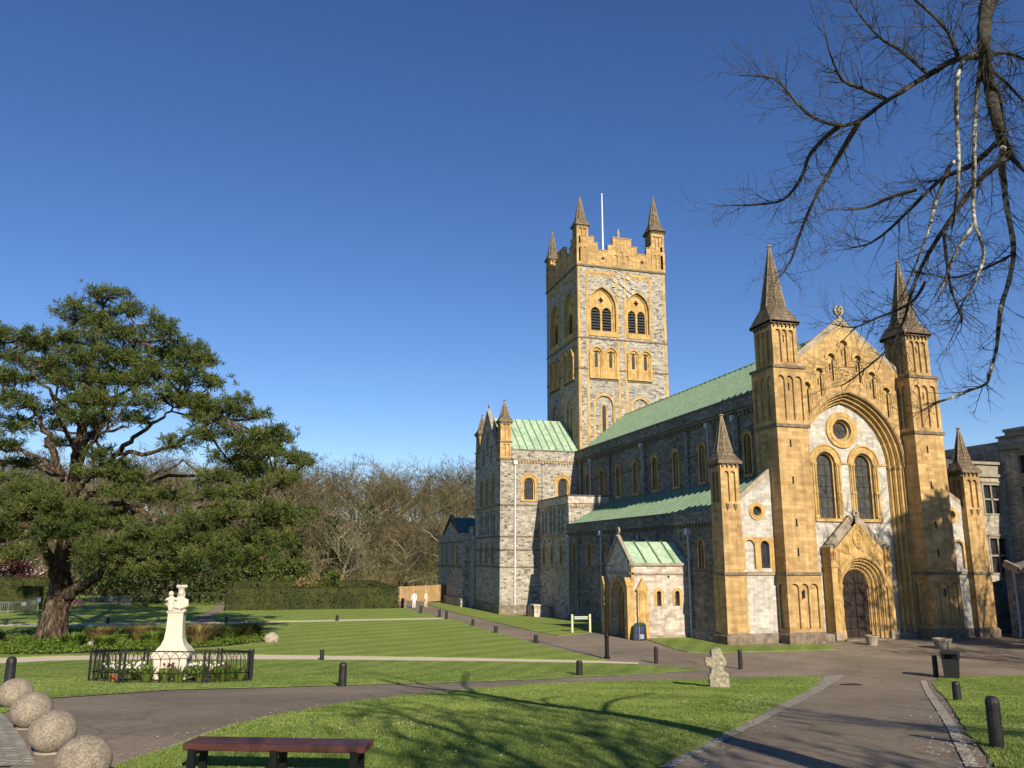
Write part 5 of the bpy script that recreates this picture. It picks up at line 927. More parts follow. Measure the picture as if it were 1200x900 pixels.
# lamp post
x,y,z=PT['lamp']; lp=thing('lamp_post','tall slim black lamp post with ladder bar in front of the church porch','lamp post',(x,y,hz(x,y)))
m=MB(); m.lathe(0,0,[(.17,-.1),(.17,.1),(.12,.16),(.12,1.15),(.14,1.2),(.14,1.26),(.07,1.4),(.055,4.9),(.075,4.95),(.05,5.05),(.045,5.35)],10); m.build('post','black_iron',lp,local=True)
m=MB(); m.tube([(-.55,.1,5.12),(.45,-.05,5.12)],.025,6); m.blob((-.57,.1,5.12),.04,.04,.04,6,4); m.blob((.47,-.05,5.12),.04,.04,.04,6,4); m.build('ladder_bar','black_iron',lp,local=True)
m=MB(); 
for k in range(4): a=R(45+90*k); m.tube([(.06*math.cos(a),.06*math.sin(a),5.3),(.17*math.cos(a),.17*math.sin(a),5.78)],.014,4)
m.lathe(0,0,[(.21,5.78),(.2,5.81),(.08,5.98),(.03,6.02),(.03,6.12)],8); m.build('lantern','black_iron',lp,local=True); m=MB(); m.lathe(0,0,[(.05,5.32),(.14,5.77)],8); m.build('lamp_glass','dark_glass',lp,local=True)
# notice on two posts
sg=thing('notice_board','small green and white notice fixed between two pale posts on the church lawn','sign',(-10.8,11.05,hz(-10.8,11.05)))
for x in (-.72,.72): m=MB(); m.box(x-.07,x+.07,-.06,.06,-.1,1.35); m.build('post','cream_cloth',sg,local=True)
m=MB(); m.box(-.65,.65,-.03,.03,.92,1.22); pn=m.build('board','sign_green',sg,local=True); m=MB(); m.box(-.55,.55,-.036,-.031,1.13,1.18); 
for k in range(9): m.box(-.5+.115*k,-.5+.115*k+.08,-.036,-.031,1.0,1.07)
m.build('lettering','sign_white',pn)
# A-board
x,y=-8.75,4.95; ab=thing('a_board','leaning A-frame notice board with posters and green top at the porch corner','sign',(x-.05,y-.1,hz(x,y)),rz=R(-32))
for s in (-1,1):
    m=MB(); m.obox((0,s*.22,.5),(1,0,0),Vector((0,math.cos(.38),math.sin(.38)*-s)) if 0 else Vector((0,1,0)),Vector((0,-s*.36,1)).normalized(),.42,.02,.56); p=m.build('panel','black_plastic',ab,local=True)
    if s<0:
        t=Vector((0,.36,1)).normalized(); nn=Vector((0,-1,.36)).normalized(); c0=Vector((0,-.22,.5))+nn*.025
        for i,(dx,dz,w,hh,mt) in enumerate(((-.19,.2,.15,.21,'poster_blue'),(.19,.2,.13,.21,'poster_blue'),(-.19,-.27,.15,.18,'poster_blue'),(.18,-.27,.13,.16,'galvanised'))):
            q=MB(); q.obox(c0+Vector((dx,0,0))+t*dz,(1,0,0),nn,t,w,.004,hh); q.build('poster',mt,p)
        q=MB(); q.obox(c0+Vector((.0,0,0))+t*-.02,(1,0,0),nn,t,.012,.006,.5); q.build('frame_bar','galvanised',p)
m=MB(); m.lathe(0,0,[(.02,-.04),(.02,.04)],12); m=MB(); m.panel(lambda a,b,d=0:(a,-.03+d,b),[(-.4,1.0)]+[(-.4*math.cos(math.pi*i/8),1.02+.16*math.sin(math.pi*i/8)) for i in range(9)]+[(.4,1.0)],[],0); m.panel(lambda a,b,d=0:(a,.03+d,b),[(-.4,1.0)]+[(-.4*math.cos(math.pi*i/8),1.02+.16*math.sin(math.pi*i/8)) for i in range(9)]+[(.4,1.0)],[],0); m.build('header','sign_green',ab,local=True)
# planters, low stone block at transept foot
for k,lab,rx in (('trough1','round weathered stone planter in front of the west door',.42),('trough2','round weathered stone planter in shade below the right front turret',.55)):
    x,y,_=PT[k]; m=MB(); m.lathe(0,0,[(rx*.75,-.05),(rx*.8,.1),(rx,.5),(rx*1.08,.52),(rx*1.08,.62),(rx*.85,.62),(rx*.8,.5)],14); o=m.build('planter','coping_stone',None); o.location=(x+.2,y+.5,hz(x,y)); tag(o,lab,'planter')
    q=MB(); q.lathe(0,0,[(rx*.82,.5),(rx*.7,.56)],12); q.build('soil','soil',o,local=True)
m=MB(); m.box(-6.55,-4.95,36.0,37.4,-1.4,.45); m.box(-6.65,-4.85,35.9,37.5,.45,.62); o=m.build('stone_block','porch_limestone'); tag(o,'low square stone block against the foot of the transept chapel','stone block')
m=MB(); m.box(-7.15,-6.6,36.4,37.0,-1.4,.55); o=m.build('meter_box','black_plastic'); tag(o,'dark box beside the low stone block at the transept foot','box')
# garden statue
cx,cy=-37.2,-13.6; sz=hz(cx,cy)
stt=thing('garden_statue','white stone statue of a crowned mother and child on a tall plinth inside black railings','statue',(cx,cy,sz),rz=R(-5))
def sq(m,prof,rot=0):
    vs=[]
    for w,z in prof: vs+=[(-w,-w,z),(w,-w,z),(w,w,z),(-w,w,z)]
    n=len(prof); m.add(vs,[(4*i+k,4*i+(k+1)%4,4*i+4+(k+1)%4,4*i+4+k) for i in range(n-1) for k in range(4)]+[(3,2,1,0),tuple(4*n-4+k for k in range(4))])
m=MB(); sq(m,[(.6,-.2),(.6,.85),(.62,.87)]); sq(m,[(.67,.87),(.67,1.0),(.6,1.13),(.42,1.34),(.34,1.55),(.305,1.85),(.285,2.3),(.285,2.52),(.33,2.55),(.33,2.6)]); m.build('plinth','statue_stone',stt,local=True)
def skinfig(name,J,E,mat,parent,sub=2,local=True):
    me=bpy.data.meshes.new(name); me.from_pydata([j[:3] for j in J],E,[]); o=bpy.data.objects.new(name,me); COL.objects.link(o)
    md=o.modifiers.new('s','SKIN'); 
    for i,j in enumerate(J): me.skin_vertices[0].data[i].radius=(j[3],j[4] if len(j)>4 else j[3]); me.skin_vertices[0].data[i].use_root=(i==0)
    o.modifiers.new('u','SUBSURF').levels=sub; o.modifiers['u'].render_levels=sub
    bpy.context.view_layer.update(); dg=bpy.context.evaluated_depsgraph_get(); nm=bpy.data.meshes.new_from_object(o.evaluated_get(dg)); nm.materials.clear(); nm.materials.append(MAT[mat]); nm.polygons.foreach_set('use_smooth',[True]*len(nm.polygons))
    bpy.data.objects.remove(o); q=bpy.data.objects.new(name,nm); COL.objects.link(q)
    if parent: q.parent=parent
    return q
m=MB(); B_=m.blob
B_((0,0,2.66),.30,.24,.2,14,9); B_((.03,0,2.82),.27,.22,.26,14,9); B_((.04,0,2.98),.33,.19,.14,14,9); B_((.09,0,3.12),.1,.1,.14,12,8); B_((.1,-.02,3.27),.115,.13,.155,14,10); B_((.1,.05,3.2),.155,.13,.24,14,9); B_((.1,-.155,3.255),.02,.03,.03,8,6)
m.tube([(.3,-.02,3.0),(.36,-.12,2.8),(.15,-.26,2.72),(-.08,-.27,2.76)],[.1,.09,.075,.05],10); m.tube([(-.22,0,3.0),(-.38,-.08,2.82),(-.26,-.24,2.78)],[.09,.085,.06],10)
B_((-.22,-.16,2.92),.14,.13,.2,12,8); B_((-.22,-.17,3.08),.13,.1,.09,12,8); B_((-.24,-.18,3.25),.1,.105,.115,14,10); B_((-.24,-.29,3.24),.018,.025,.025,8,6); m.tube([(-.33,-.18,3.08),(-.42,-.26,3.0),(-.36,-.34,3.05)],[.05,.045,.035],8); m.tube([(-.12,-.2,3.08),(0,-.28,3.02)],[.05,.035],8)
m.tube([(-.25,-.24,2.84),(-.24,-.36,2.76),(-.22,-.34,2.6)],[.075,.06,.045],8); m.tube([(-.16,-.24,2.84),(-.13,-.36,2.76),(-.12,-.34,2.62)],[.075,.06,.045],8)
for k in range(9): a=2*math.pi*k/9+.2; m.tube([(.04+.2*math.cos(a),.17*math.sin(a),3.0),(.02+.3*math.cos(a),.25*math.sin(a),2.75),(.31*math.cos(a),.27*math.sin(a),2.55)],[.02,.035,.05],6)
q=m.build('mother_and_child','statue_stone',stt,local=True,smooth=True); md=q.modifiers.new('r','REMESH'); md.mode='VOXEL'; md.voxel_size=.016; md.use_smooth_shade=True; q.modifiers.new('s','SMOOTH').iterations=2
m=MB(); m.lathe(.1,-.01,[(.115,3.36),(.12,3.41),(.17,3.5),(.15,3.5),(.1,3.42)],12)
for k in range(8): a=2*math.pi*k/8; m.blob((.1+.165*math.cos(a),-.01+.165*math.sin(a),3.53),.05,.05,.065,6,4)
m.build('crown','statue_stone',stt,local=True)
# octagonal railings: one fence, a panel per side
fn_=thing('iron_railings','low black hooped iron railings in an octagon round the white statue','railings',(cx,cy,sz))
RR=3.0; cor=[(-38.51,-17.0),(-35.75,-17.0),(-34.3,-15.2),(-34.3,-12.6),(-35.6,-11.0),(-38.5,-11.0),(-39.75,-12.7),(-39.75,-15.3)]
def zz(x,y): return hz(x,y)+.03
for k in range(8):
    (xa,ya),(xb,yb)=cor[k],cor[(k+1)%8]; P0=Vector((xa,ya,zz(xa,ya))); P1=Vector((xb,yb,zz(xb,yb))); m=MB()
    for hh in (.32,1.06): m.bar(P0+Vector((0,0,hh)),P1+Vector((0,0,hh)),.022,.036)
    n=9
    for i in range(1,n):
        p=P0.lerp(P1,i/n); m.bar(p+Vector((0,0,.02)),p+Vector((0,0,.72)),.022,.022)
    for i in range(0,n-1):
        a=P0.lerp(P1,i/n); b=P0.lerp(P1,(i+2)/n); r=(b-a).length/2
        m.tube([a.lerp(b,.5-.5*math.cos(math.pi*t/8))+Vector((0,0,.72+.33*math.sin(math.pi*t/8))) for t in range(9)],.012,4,False)
    m.build('panel','black_iron',fn_)
    m=MB(); x,y=xa,ya
    for dx in (-.075,.075): m.box(x+dx-.035,x+dx+.035,y-.05,y+.05,zz(x,y)-.1,zz(x,y)+1.14)
    m.build('post','black_iron',fn_)
random.seed(5)
struct(sheet('flower_bed',[(a+(-37.2-a)*.04,b+(-14-b)*.04) for a,b in cor],'soil',.04,.5))
# plants: leafy tufts
def tuft(m,x,y,z,r,hh,n,w=.03,lean=.6):
    for i in range(n):
        a=random.uniform(0,6.283); d=r*random.random()**.5; bx,by=x+.35*d*math.cos(a),y+.35*d*math.sin(a); q=random.uniform(.6,1)*hh; o=lean*d+random.uniform(0,.1)*hh; ww=w*random.uniform(.6,1.3); c_,s_=math.cos(a+1.57)*ww,math.sin(a+1.57)*ww
        mx,my=bx+o*.5*math.cos(a),by+o*.5*math.sin(a); ex,ey=bx+o*math.cos(a),by+o*math.sin(a)
        m.add([(bx-c_,by-s_,z),(bx+c_,by+s_,z),(mx+c_,my+s_,z+q*.7),(mx-c_,my-s_,z+q*.7),(ex,ey,z+q)],[(0,1,2,3),(3,2,4)])
def bushm(m,x,y,z,rx,ry,rz,n,s,up=.3,asp=1.0):
    for i in range(n):
        u=Vector((random.gauss(0,1),random.gauss(0,1),random.gauss(0,1))).normalized(); rr_=random.uniform(.55,1.05)
        if u.z<-.3: u.z=-u.z*.5
        p=Vector((x+u.x*rx*rr_,y+u.y*ry*rr_,z+u.z*rz*rr_)); nn=(u+Vector((random.gauss(0,.5),random.gauss(0,.5),random.gauss(0,.5)+up))).normalized(); t=nn.orthogonal().normalized(); b=nn.cross(t); a=random.uniform(0,6.28); t2=t*math.cos(a)+b*math.sin(a); b2=nn.cross(t2)*asp; q=s*random.uniform(.6,1.3)
        m.add([tuple(p-t2*q),tuple(p+b2*q*.5),tuple(p+t2*q),tuple(p-b2*q*.5)],[(0,1,2,3)])
def ringspot(r0,r1): a=random.uniform(0,6.28); r=random.uniform(r0,r1); return cx+r*math.cos(a),cy+r*math.sin(a)
fl=['white flowering plant among the bedding inside the railings']
for i in range(34):
    x,y=ringspot(1.1,2.6); z=hz(x,y)+.04; m=MB(); 
    if i%4==0: bushm(m,x,y,z+.25,.35,.35,.38,140,.06)
    else: tuft(m,x,y,z,.45,random.uniform(.35,.7),60,.025)
    o=m.build('bedding_plant','bed_leaf'); tag(o,'green leafy bedding plant among the flowers inside the iron railings','plant','bedding plants inside the railings')
    if i%2==0:
        q=MB(); 
        for k in range(12): a=random.uniform(0,6.28); r=random.uniform(0,.32); q.blob((x+r*math.cos(a),y+r*math.sin(a),z+random.uniform(.35,.62)),.05,.05,.05,6,4)
        q.build('blossom',['flower_white','flower_white','flower_purple','flower_white'][(i//2)%4],o)
x,y=-38.9,-15.9; m=MB(); m.lathe(x,y,[(.1,hz(x,y)),(.15,hz(x,y)+.26),(.17,hz(x,y)+.27),(.17,hz(x,y)+.32),(.14,hz(x,y)+.32)],12); o=m.build('flower_pot','terracotta'); tag(o,'terracotta flower pot inside the left corner of the iron railings','flower pot')
# pine bed: ground cover and ornamental grasses
bed=[(-56,12),(-52,6.8),(-46,5.2),(-41,5.5),(-36,7.5),(-33,11),(-34,16),(-40,20),(-48,21),(-55,18)]
sheet('planting_bed',bed,'soil',.05,1.2)
m=MB(); A_=np.array(bed)
for i in range(5200):
    x=random.uniform(-56,-33); y=random.uniform(5.2,21)
    if not inpoly(bed,np.array([x]),np.array([y]))[0]: continue
    if y>14 and random.random()<.6: continue
    s=.5+.5*math.sin(x*1.1)*math.sin(y*1.4); bushm(m,x,y,hz(x,y)+.1,.25,.25,.18+.3*s,9,.10)
o=m.build('ground_cover','bed_leaf'); o['kind']='stuff'; o['label']='low green ground cover growing in the bed under the big pine'; o['category']='ground cover'
for i,(x,y,s,mt) in enumerate(((-37.9,9.0,1.5,'tawny_grass'),(-36.2,11,1.2,'laurel_leaf'),(-41.6,11.3,1.35,'tawny_grass'),(-40.6,8.6,1.1,'bed_leaf'),(-44.2,11.5,1.2,'tawny_grass'),(-45.2,9,1.0,'bed_leaf'),(-34.9,12.2,1.3,'hedge_leaf'),(-52,9.5,1.2,'hedge_leaf'),(-50.5,11.5,1.2,'hedge_leaf'),(-54,11,1.3,'bed_leaf'),(-43.2,7.6,.9,'bed_leaf'),(-38.9,7.4,.8,'bed_leaf'))):
    m=MB(); tuft(m,x,y,hz(x,y),s*.95,s*.95,420,.03,.75); o=m.build('ornamental_grass',mt); tag(o,'%s grassy clump in the bed under the big pine'%('tawny' if mt=='tawny_grass' else 'dark green' if mt=='hedge_leaf' else 'fresh green'),'plant','grassy clumps under the pine')
for x,y,s in ((-43.95,8.2,.36),(-33.4,9.5,.5)):
    m=MB(); m.blob((x,y,hz(x,y)+s*.5),s,s*.8,s*.8,10,7,.12); o=m.build('boulder','edging_stone'); tag(o,'pale boulder at the front edge of the pine bed' if s<.4 else 'pale boulder at the right edge of the pine bed','rock')
# daisies and a drain
m=MB(); random.seed(31)
for poly,n in ((D['lawn_front'],420),(D['lawn_right'],160),(D['lawn_mid'],420),(D['lawn_main'],500)):
    A_=np.array(poly); c0=[(random.uniform(A_[:,0].min(),A_[:,0].max()),random.uniform(A_[:,1].min(),A_[:,1].max())) for _ in range(14)]
    for i in range(n):
        a,b=random.choice(c0); x=a+random.gauss(0,1.1); y=b+random.gauss(0,1.1)
        if inpoly(poly,np.array([x]),np.array([y]))[0]: z=hz(x,y)+.085; q=random.uniform(.012,.022); m.add([(x-q,y,z),(x,y-q,z+.004),(x+q,y,z),(x,y+q,z+.01)],[(0,1,2,3)])
o=m.build('daisies','flower_white'); o['kind']='stuff'; o['label']='tiny white daisies scattered in the mown lawns'; o['category']='daisies'
m=MB(); m.box(-10.3,-9.5,-18.6,-18.2,hz(-9.9,-18.4)-.05,hz(-9.9,-18.4)+.02); o=m.build('drain_cover','black_iron'); tag(o,'small dark drain grate in the drive at the tip of the front lawn','drain')
m=MB()
for i in range(2600):
    ln=random.choice([D['lawn_front'][0:12],D['lawn_mid'][1:11],D['setts_inner'][0:7],D['setts_brown'][0:4],D['west_lawn'][0:6]]); k=random.randrange(len(ln)-1); t=random.random(); x=ln[k][0]+(ln[k+1][0]-ln[k][0])*t+random.gauss(0,.35); y=ln[k][1]+(ln[k+1][1]-ln[k][1])*t+random.gauss(0,.35); z=hz(x,y)+.03; q=random.uniform(.012,.035); a=random.uniform(0,3.1)
    m.add([(x-q*math.cos(a),y-q*math.sin(a),z),(x+q*.5*math.sin(a),y-q*.5*math.cos(a),z+.01),(x+q*math.cos(a),y+q*math.sin(a),z),(x-q*.5*math.sin(a),y+q*.5*math.cos(a),z+.005)],[(0,1,2,3)])
o=m.build('leaf_litter','edging_stone'); o['kind']='stuff'; o['label']='dry leaf litter and grit along the lawn edges'; o['category']='leaf litter'
# hedges
def hedge(segs,label,hh,name='hedge'):
    """clipped hedge: dense body covered in small leaves"""
    m=MB()
    for x0,x1,y0,y1 in segs:
        m.cur=0; z0=-.3; m.box(x0+.08,x1-.08,y0+.08,y1-.08,z0,hh-.06); m.cur=1
        for (u0,u1,fn2,area) in ((x0,x1,lambda a,b:(a,y0,b),(x1-x0)*hh),(y0,y1,lambda a,b:(x0,a,b),(y1-y0)*hh),(y0,y1,lambda a,b:(x1,a,b),(y1-y0)*hh)):
            for i in range(int(area*26)):
                p=Vector(fn2(random.uniform(u0,u1),random.uniform(0,hh)))+Vector((random.gauss(0,.04),random.gauss(0,.04),0)); leaf(m,p,.13)
        for i in range(int((x1-x0)*(y1-y0)*26)): leaf(m,Vector((random.uniform(x0,x1),random.uniform(y0,y1),hh+random.gauss(0,.035))),.13)
    o=m.build(name,['hedge_leaf','hedge_leaf']); return tag(o,label,'hedge')
def leaf(m,p,s,up=.0):
    n=Vector((random.gauss(0,1),random.gauss(0,1),random.gauss(0,1)+up)).normalized(); t=n.orthogonal().normalized(); b=n.cross(t); a=random.uniform(0,6.28); t,b=t*math.cos(a)+b*math.sin(a),b*math.cos(a)-t*math.sin(a); s*=random.uniform(.6,1.3)
    m.add([tuple(p-t*s),tuple(p+b*s*.45),tuple(p+t*s),tuple(p-b*s*.45)],[(0,1,2,3)])
hedge([(-38.0,-19.9,43.4,45.0)],'long dark clipped hedge, front side of the hedged square left of the church',2.3)
hedge([(-21.4,-19.9,45.0,60)],'dark clipped hedge running back along the right side of the hedged square',2.3)
hedge([(-38.0,-20,60,61.6)],'dark clipped hedge at the back of the hedged square below the wood',2.5)
hedge([(-78,-56.6,48.5,50.2)],'dark clipped hedge behind the metal barrier left of the big pine',2.4)
hedge([(-82,-55.5,56,58)],'taller clipped hedge below the pink blossom, left of the big pine',3.1)
hedge([(-47.5,-38.6,62,63.5)],'shaded clipped hedge beside the top of the asphalt footpath',1.9)
m=MB(); m.box(-19.3,-19.05,43.3,45.5,-.2,1.0); o=m.build('fence_panel','dark_plinth'); tag(o,'short dark timber panel at the right end of the long hedge','fence')
# wooden fence
wf=thing('board_fence','pale new close-boarded timber fence between the hedge and the church','fence',(-14,60,0))
P0=Vector((-19.2,57.5,0)); P1=Vector((-9.5,66.5,0)); n=60
m=MB()
for i in range(n): a=P0.lerp(P1,i/n); b=P0.lerp(P1,(i+.94)/n); hh_=1.75+.03*random.random(); fd=(P1-P0).normalized(); m.obox((a+b)/2+Vector((0,0,hh_/2-.2)),fd,Vector((fd.y,-fd.x,0)),(0,0,1),(b-a).length/2,.015+.008*(i%2),hh_/2+.2)
m.build('board','fence_wood',wf)
for i in range(0,n+1,12): m=MB(); p=P0.lerp(P1,i/n); m.box(p.x-.07,p.x+.07,p.y-.15,p.y-.02,-.4,1.85); m.build('post','fence_wood',wf)
# metal barriers, marker, seat with a sitting person
def barrier(p0,p1,label):
    b=thing('crowd_barrier',label,'barrier',(p0[0],p0[1],0)); a,c_=Vector((*p0,0)),Vector((*p1,0)); m=MB()
    for z in (.18,1.08): m.tube([a+Vector((0,0,z)),c_+Vector((0,0,z))],.028,6)
    for e in (a,c_): m.tube([e,e+Vector((0,0,1.08))],.028,6)
    n=max(6,int((c_-a).length/.16))
    for i in range(1,n): p=a.lerp(c_,i/n); m.tube([p+Vector((0,0,.18)),p+Vector((0,0,1.08))],.012,4)
    m.build('frame','galvanised',b); s=MB(); p=a.lerp(c_,.55); t=(c_-a).normalized(); s.obox(p+Vector((0,0,.82))-Vector((t.y,-t.x,0))*-.04,t,(t.y,-t.x,0),(0,0,1),.24,.012,.2); s.build('sign','sign_white',b)
barrier((-61.5,44.3),(-58.3,44.3),'grey metal crowd barrier with white sign in front of the hedge, at the left edge'); barrier((-58.2,44.2),(-56.4,46.2),'short grey metal crowd barrier turned at an angle beside the white marker post')
barrier((-53.0,52.5),(-48.6,54.6),'grey metal crowd barrier on the lawn right of the big pine trunk')
mk=thing('marker_post','white marker post with round white plate left of the big pine','sign',(-55.6,44.0,0)); m=MB(); m.tube([(0,0,-.1),(0,0,1.15)],.04,6); m.build('post','sign_white',mk,local=True); m=MB(); m.obox((0,-.05,1.3),(1,0,0),(0,1,0),(0,0,1),.2,.02,.2); m.build('plate','sign_white',mk,local=True)
st=thing('garden_bench','pale pink garden seat on the far lawn right of the big pine trunk','seat',(-54.0,51.6,0)); m=MB(); m.box(-.85,.85,-.25,.25,.4,.46); m.build('seat','pink_cloth',st,local=True); m=MB(); m.box(-.85,.85,.25,.3,.46,.95); m.build('backrest','pink_cloth',st,local=True)
for x in (-.75,.75):
    for y in (-.2,.22): m=MB(); m.box(x-.04,x+.04,y-.04,y+.04,0,.4); m.build('leg','pink_cloth',st,local=True)
def head(m,x,y,z,r=.1): m.blob((x,y,z),r*.82,r*.95,r*1.15,12,9); m.blob((x,y-r*.95,z-.01),.018,.03,.025,6,5); m.blob((x-r*.8,y,z),.015,.025,.03,6,5); m.blob((x+r*.8,y,z),.015,.025,.03,6,5)
def hands(m,L):
    for x,y,z in L:
        m.blob((x,y,z),.035,.03,.05,8,6)
        for k in range(4): m.tube([(x-.027+.018*k,y-.005,z-.04),(x-.027+.018*k,y-.015,z-.075),(x-.025+.017*k,y-.03,z-.10+.006*abs(k-1.5))],[.009,.0085,.007],5)
        m.tube([(x+.03,y-.01,z),(x+.045,y-.03,z-.03),(x+.04,y-.04,z-.055)],[.011,.01,.008],5)
sp=thing('person','person in pink clothes sitting on the pale garden seat across the lawn','person',(-54.0,51.6,0),rz=R(-18))
J=[(0,.02,.55,.16,.14),(0,.08,.78,.15,.11),(0,.1,1.0,.17,.1),(0,.08,1.12,.07),(0,.06,1.22,.06),(.1,-.2,.56,.09),(.12,-.42,.52,.075),(.12,-.44,.28,.06),(.12,-.46,.06,.05),(.12,-.56,.04,.045),(-.1,-.2,.56,.09),(-.12,-.42,.52,.075),(-.12,-.44,.28,.06),(-.12,-.46,.06,.05),(-.12,-.56,.04,.045),(.22,.08,1.02,.06),(.27,.0,.8,.05),(.15,-.2,.66,.04),(-.22,.08,1.02,.06),(-.27,.0,.8,.05),(-.15,-.2,.66,.04)]
skinfig('body',J,[(0,1),(1,2),(2,3),(3,4),(0,5),(5,6),(6,7),(7,8),(8,9),(0,10),(10,11),(11,12),(12,13),(13,14),(2,15),(15,16),(16,17),(2,18),(18,19),(19,20)],'pink_cloth',sp)
m=MB(); head(m,0,.05,1.34); hands(m,[(.13,-.24,.63),(-.13,-.24,.63)]); m.build('head','skin',sp,local=True,smooth=True); m=MB(); m.blob((0,.075,1.385),.095,.1,.1,10,7); m.build('hair','hair_brown',sp,local=True)
def stand(loc,rz,robe,label,hair):
    p=thing('person',label,'person',loc,rz=rz)
    J=[(0,0,.95,.17,.13),(0,.0,1.15,.15,.11),(0,.01,1.38,.19,.11),(0,0,1.5,.065),(0,-.01,1.6,.055),(.1,0,.85,.1),(.11,-.04,.48,.075),(.12,.0,.08,.05),(.13,-.14,.04,.045),(-.1,0,.85,.1),(-.11,.04,.48,.075),(-.12,.05,.08,.05),(-.13,-.09,.04,.045),(.23,.01,1.4,.065),(.28,.02,1.12,.052),(.27,-.1,.88,.04),(-.23,.01,1.4,.065),(-.28,.02,1.12,.052),(-.27,-.1,.88,.04)]
    skinfig('body',J,[(0,1),(1,2),(2,3),(3,4),(0,5),(5,6),(6,7),(7,8),(0,9),(9,10),(10,11),(11,12),(2,13),(13,14),(14,15),(2,16),(16,17),(17,18)],robe,p)
    m=MB(); head(m,0,-.02,1.69); hands(m,[(.27,-.12,.82),(-.27,-.12,.82)]); m.build('head','skin',p,local=True,smooth=True); m=MB(); m.blob((0,.01,1.735),.093,.1,.1,10,7); m.build('hair',hair,p,local=True); return p
p1=stand((-18.1,43.9,hz(-18.1,43.9)),R(-25),'white_cloth','person dressed all in white standing on the path by the timber fence','hair_brown')
p2=stand((-16.5,45.3,hz(-16.5,45.3)),R(40),'cream_cloth','person in cream clothes standing right of the person in white on the path','cream_cloth')
# garage-like dark arch shape of a parasol tent beyond? left out
# ------------------------------------------------------------ big pine
random.seed(11)
PB=Vector((-47.43,13.48,0)); pine=thing('pine_tree','huge old spreading pine with thick leaning trunk in the left lawn bed','tree',(PB.x,PB.y,0))
tk=MB(); br=MB()
def smooth(l,k=3):
    P=[Vector(p[:3]) for p in l]; r=[p[3] for p in l]; o=[];q=[]
    for i in range(len(P)-1):
        a,b,c,d=P[max(i-1,0)],P[i],P[i+1],P[min(i+2,len(P)-1)]
        for j in range(k):
            t=j/k; o.append(.5*((2*b)+(c-a)*t+(2*a-5*b+4*c-d)*t*t+(3*b-a-3*c+d)*t**3)); q.append(r[i]+(r[i+1]-r[i])*t)
    return o+[P[-1]],q+[r[-1]]
LP=[]
for i,l in enumerate(D['pine']):
    p,r=smooth(l,4)
    if i: p=[a+Vector((random.gauss(0,.08),random.gauss(0,.08),random.gauss(0,.08))) for a in p]
    if i==0: r=[a*(.92+.07*math.sin(3*j)) for j,a in enumerate(r)]; p[0].z-=.4; r[0]*=1.05
    tk.tube(p,r,12 if i==0 else 8); LP+=[(a,b) for a,b in zip(p,r)]
for k in range(7): a=2*math.pi*k/7; tk.tube([PB+Vector((.55*math.cos(a),.7*math.sin(a),1.1)),PB+Vector((.8*math.cos(a),.8*math.sin(a),.3)),PB+Vector((1.2*math.cos(a),1.2*math.sin(a),-.3))],[.26,.28,.2],7)
tk.build('trunk','pine_bark',pine,smooth=True)
nd=MB()
def burst(m,c,s,n,up=.5):
    for i in range(n):
        u=Vector((random.gauss(0,1),random.gauss(0,1),random.gauss(0,1)+up)).normalized(); t=u.orthogonal().normalized(); b=u.cross(t); a=random.uniform(0,6.28); t=t*math.cos(a)+b*math.sin(a); L=s*random.uniform(.6,1.25); w=L*.065; o=u*(.15*s)
        m.add([tuple(c+o-t*w*.6),tuple(c+o+t*w*.6),tuple(c+u*L+t*w),tuple(c+u*L-t*w)],[(0,1,2,3)])
up_=Vector((0,0,1)); 
vdir=Vector((.278,.96,0)); udir=Vector((.96,-.278,0))
PC=list(D['pclumps'])
for (x,y,z,rx,rz) in D['pclumps']:
    if random.random()<.28: e=random.uniform(2.5,7); PC.append((x+.278*e+random.gauss(0,.7),y+.96*e,z+random.gauss(0,.5),rx*.85,rz))
for (x,y,z,rx,rz) in PC:
    c=Vector((x,y,z)); q,rq=min(LP,key=lambda t:(t[0]-c).length); d=c-q; md=q.lerp(c,.5)+Vector((0,0,-.08*d.length))
    br.tube([q,md,c+Vector((0,0,-rz*.3))],[min(rq*.7,.16),.09,.04],5)
    ns=int(6+rx*4.2)
    for s in range(ns):
        a=random.uniform(0,6.28); e=random.random()**.5; tip=c+udir*rx*e*math.cos(a)*.95+vdir*rx*1.15*e*math.sin(a)+Vector((0,0,rz*(random.uniform(-.5,.7)-.45*e*e)))
        br.tube([c+Vector((0,0,-rz*.4)),c.lerp(tip,.5)+Vector((0,0,-.12)),tip],[.05,.035,.015],4,False)
        for k in range(int(5+rx*2)):
            p=tip+Vector((random.gauss(0,.34),random.gauss(0,.34),random.gauss(0,.19)+.1)); burst(nd,p,random.uniform(.24,.42),20,.7)
br.build('branch','pine_bark',pine); nd.build('crown','pine_needles',pine)
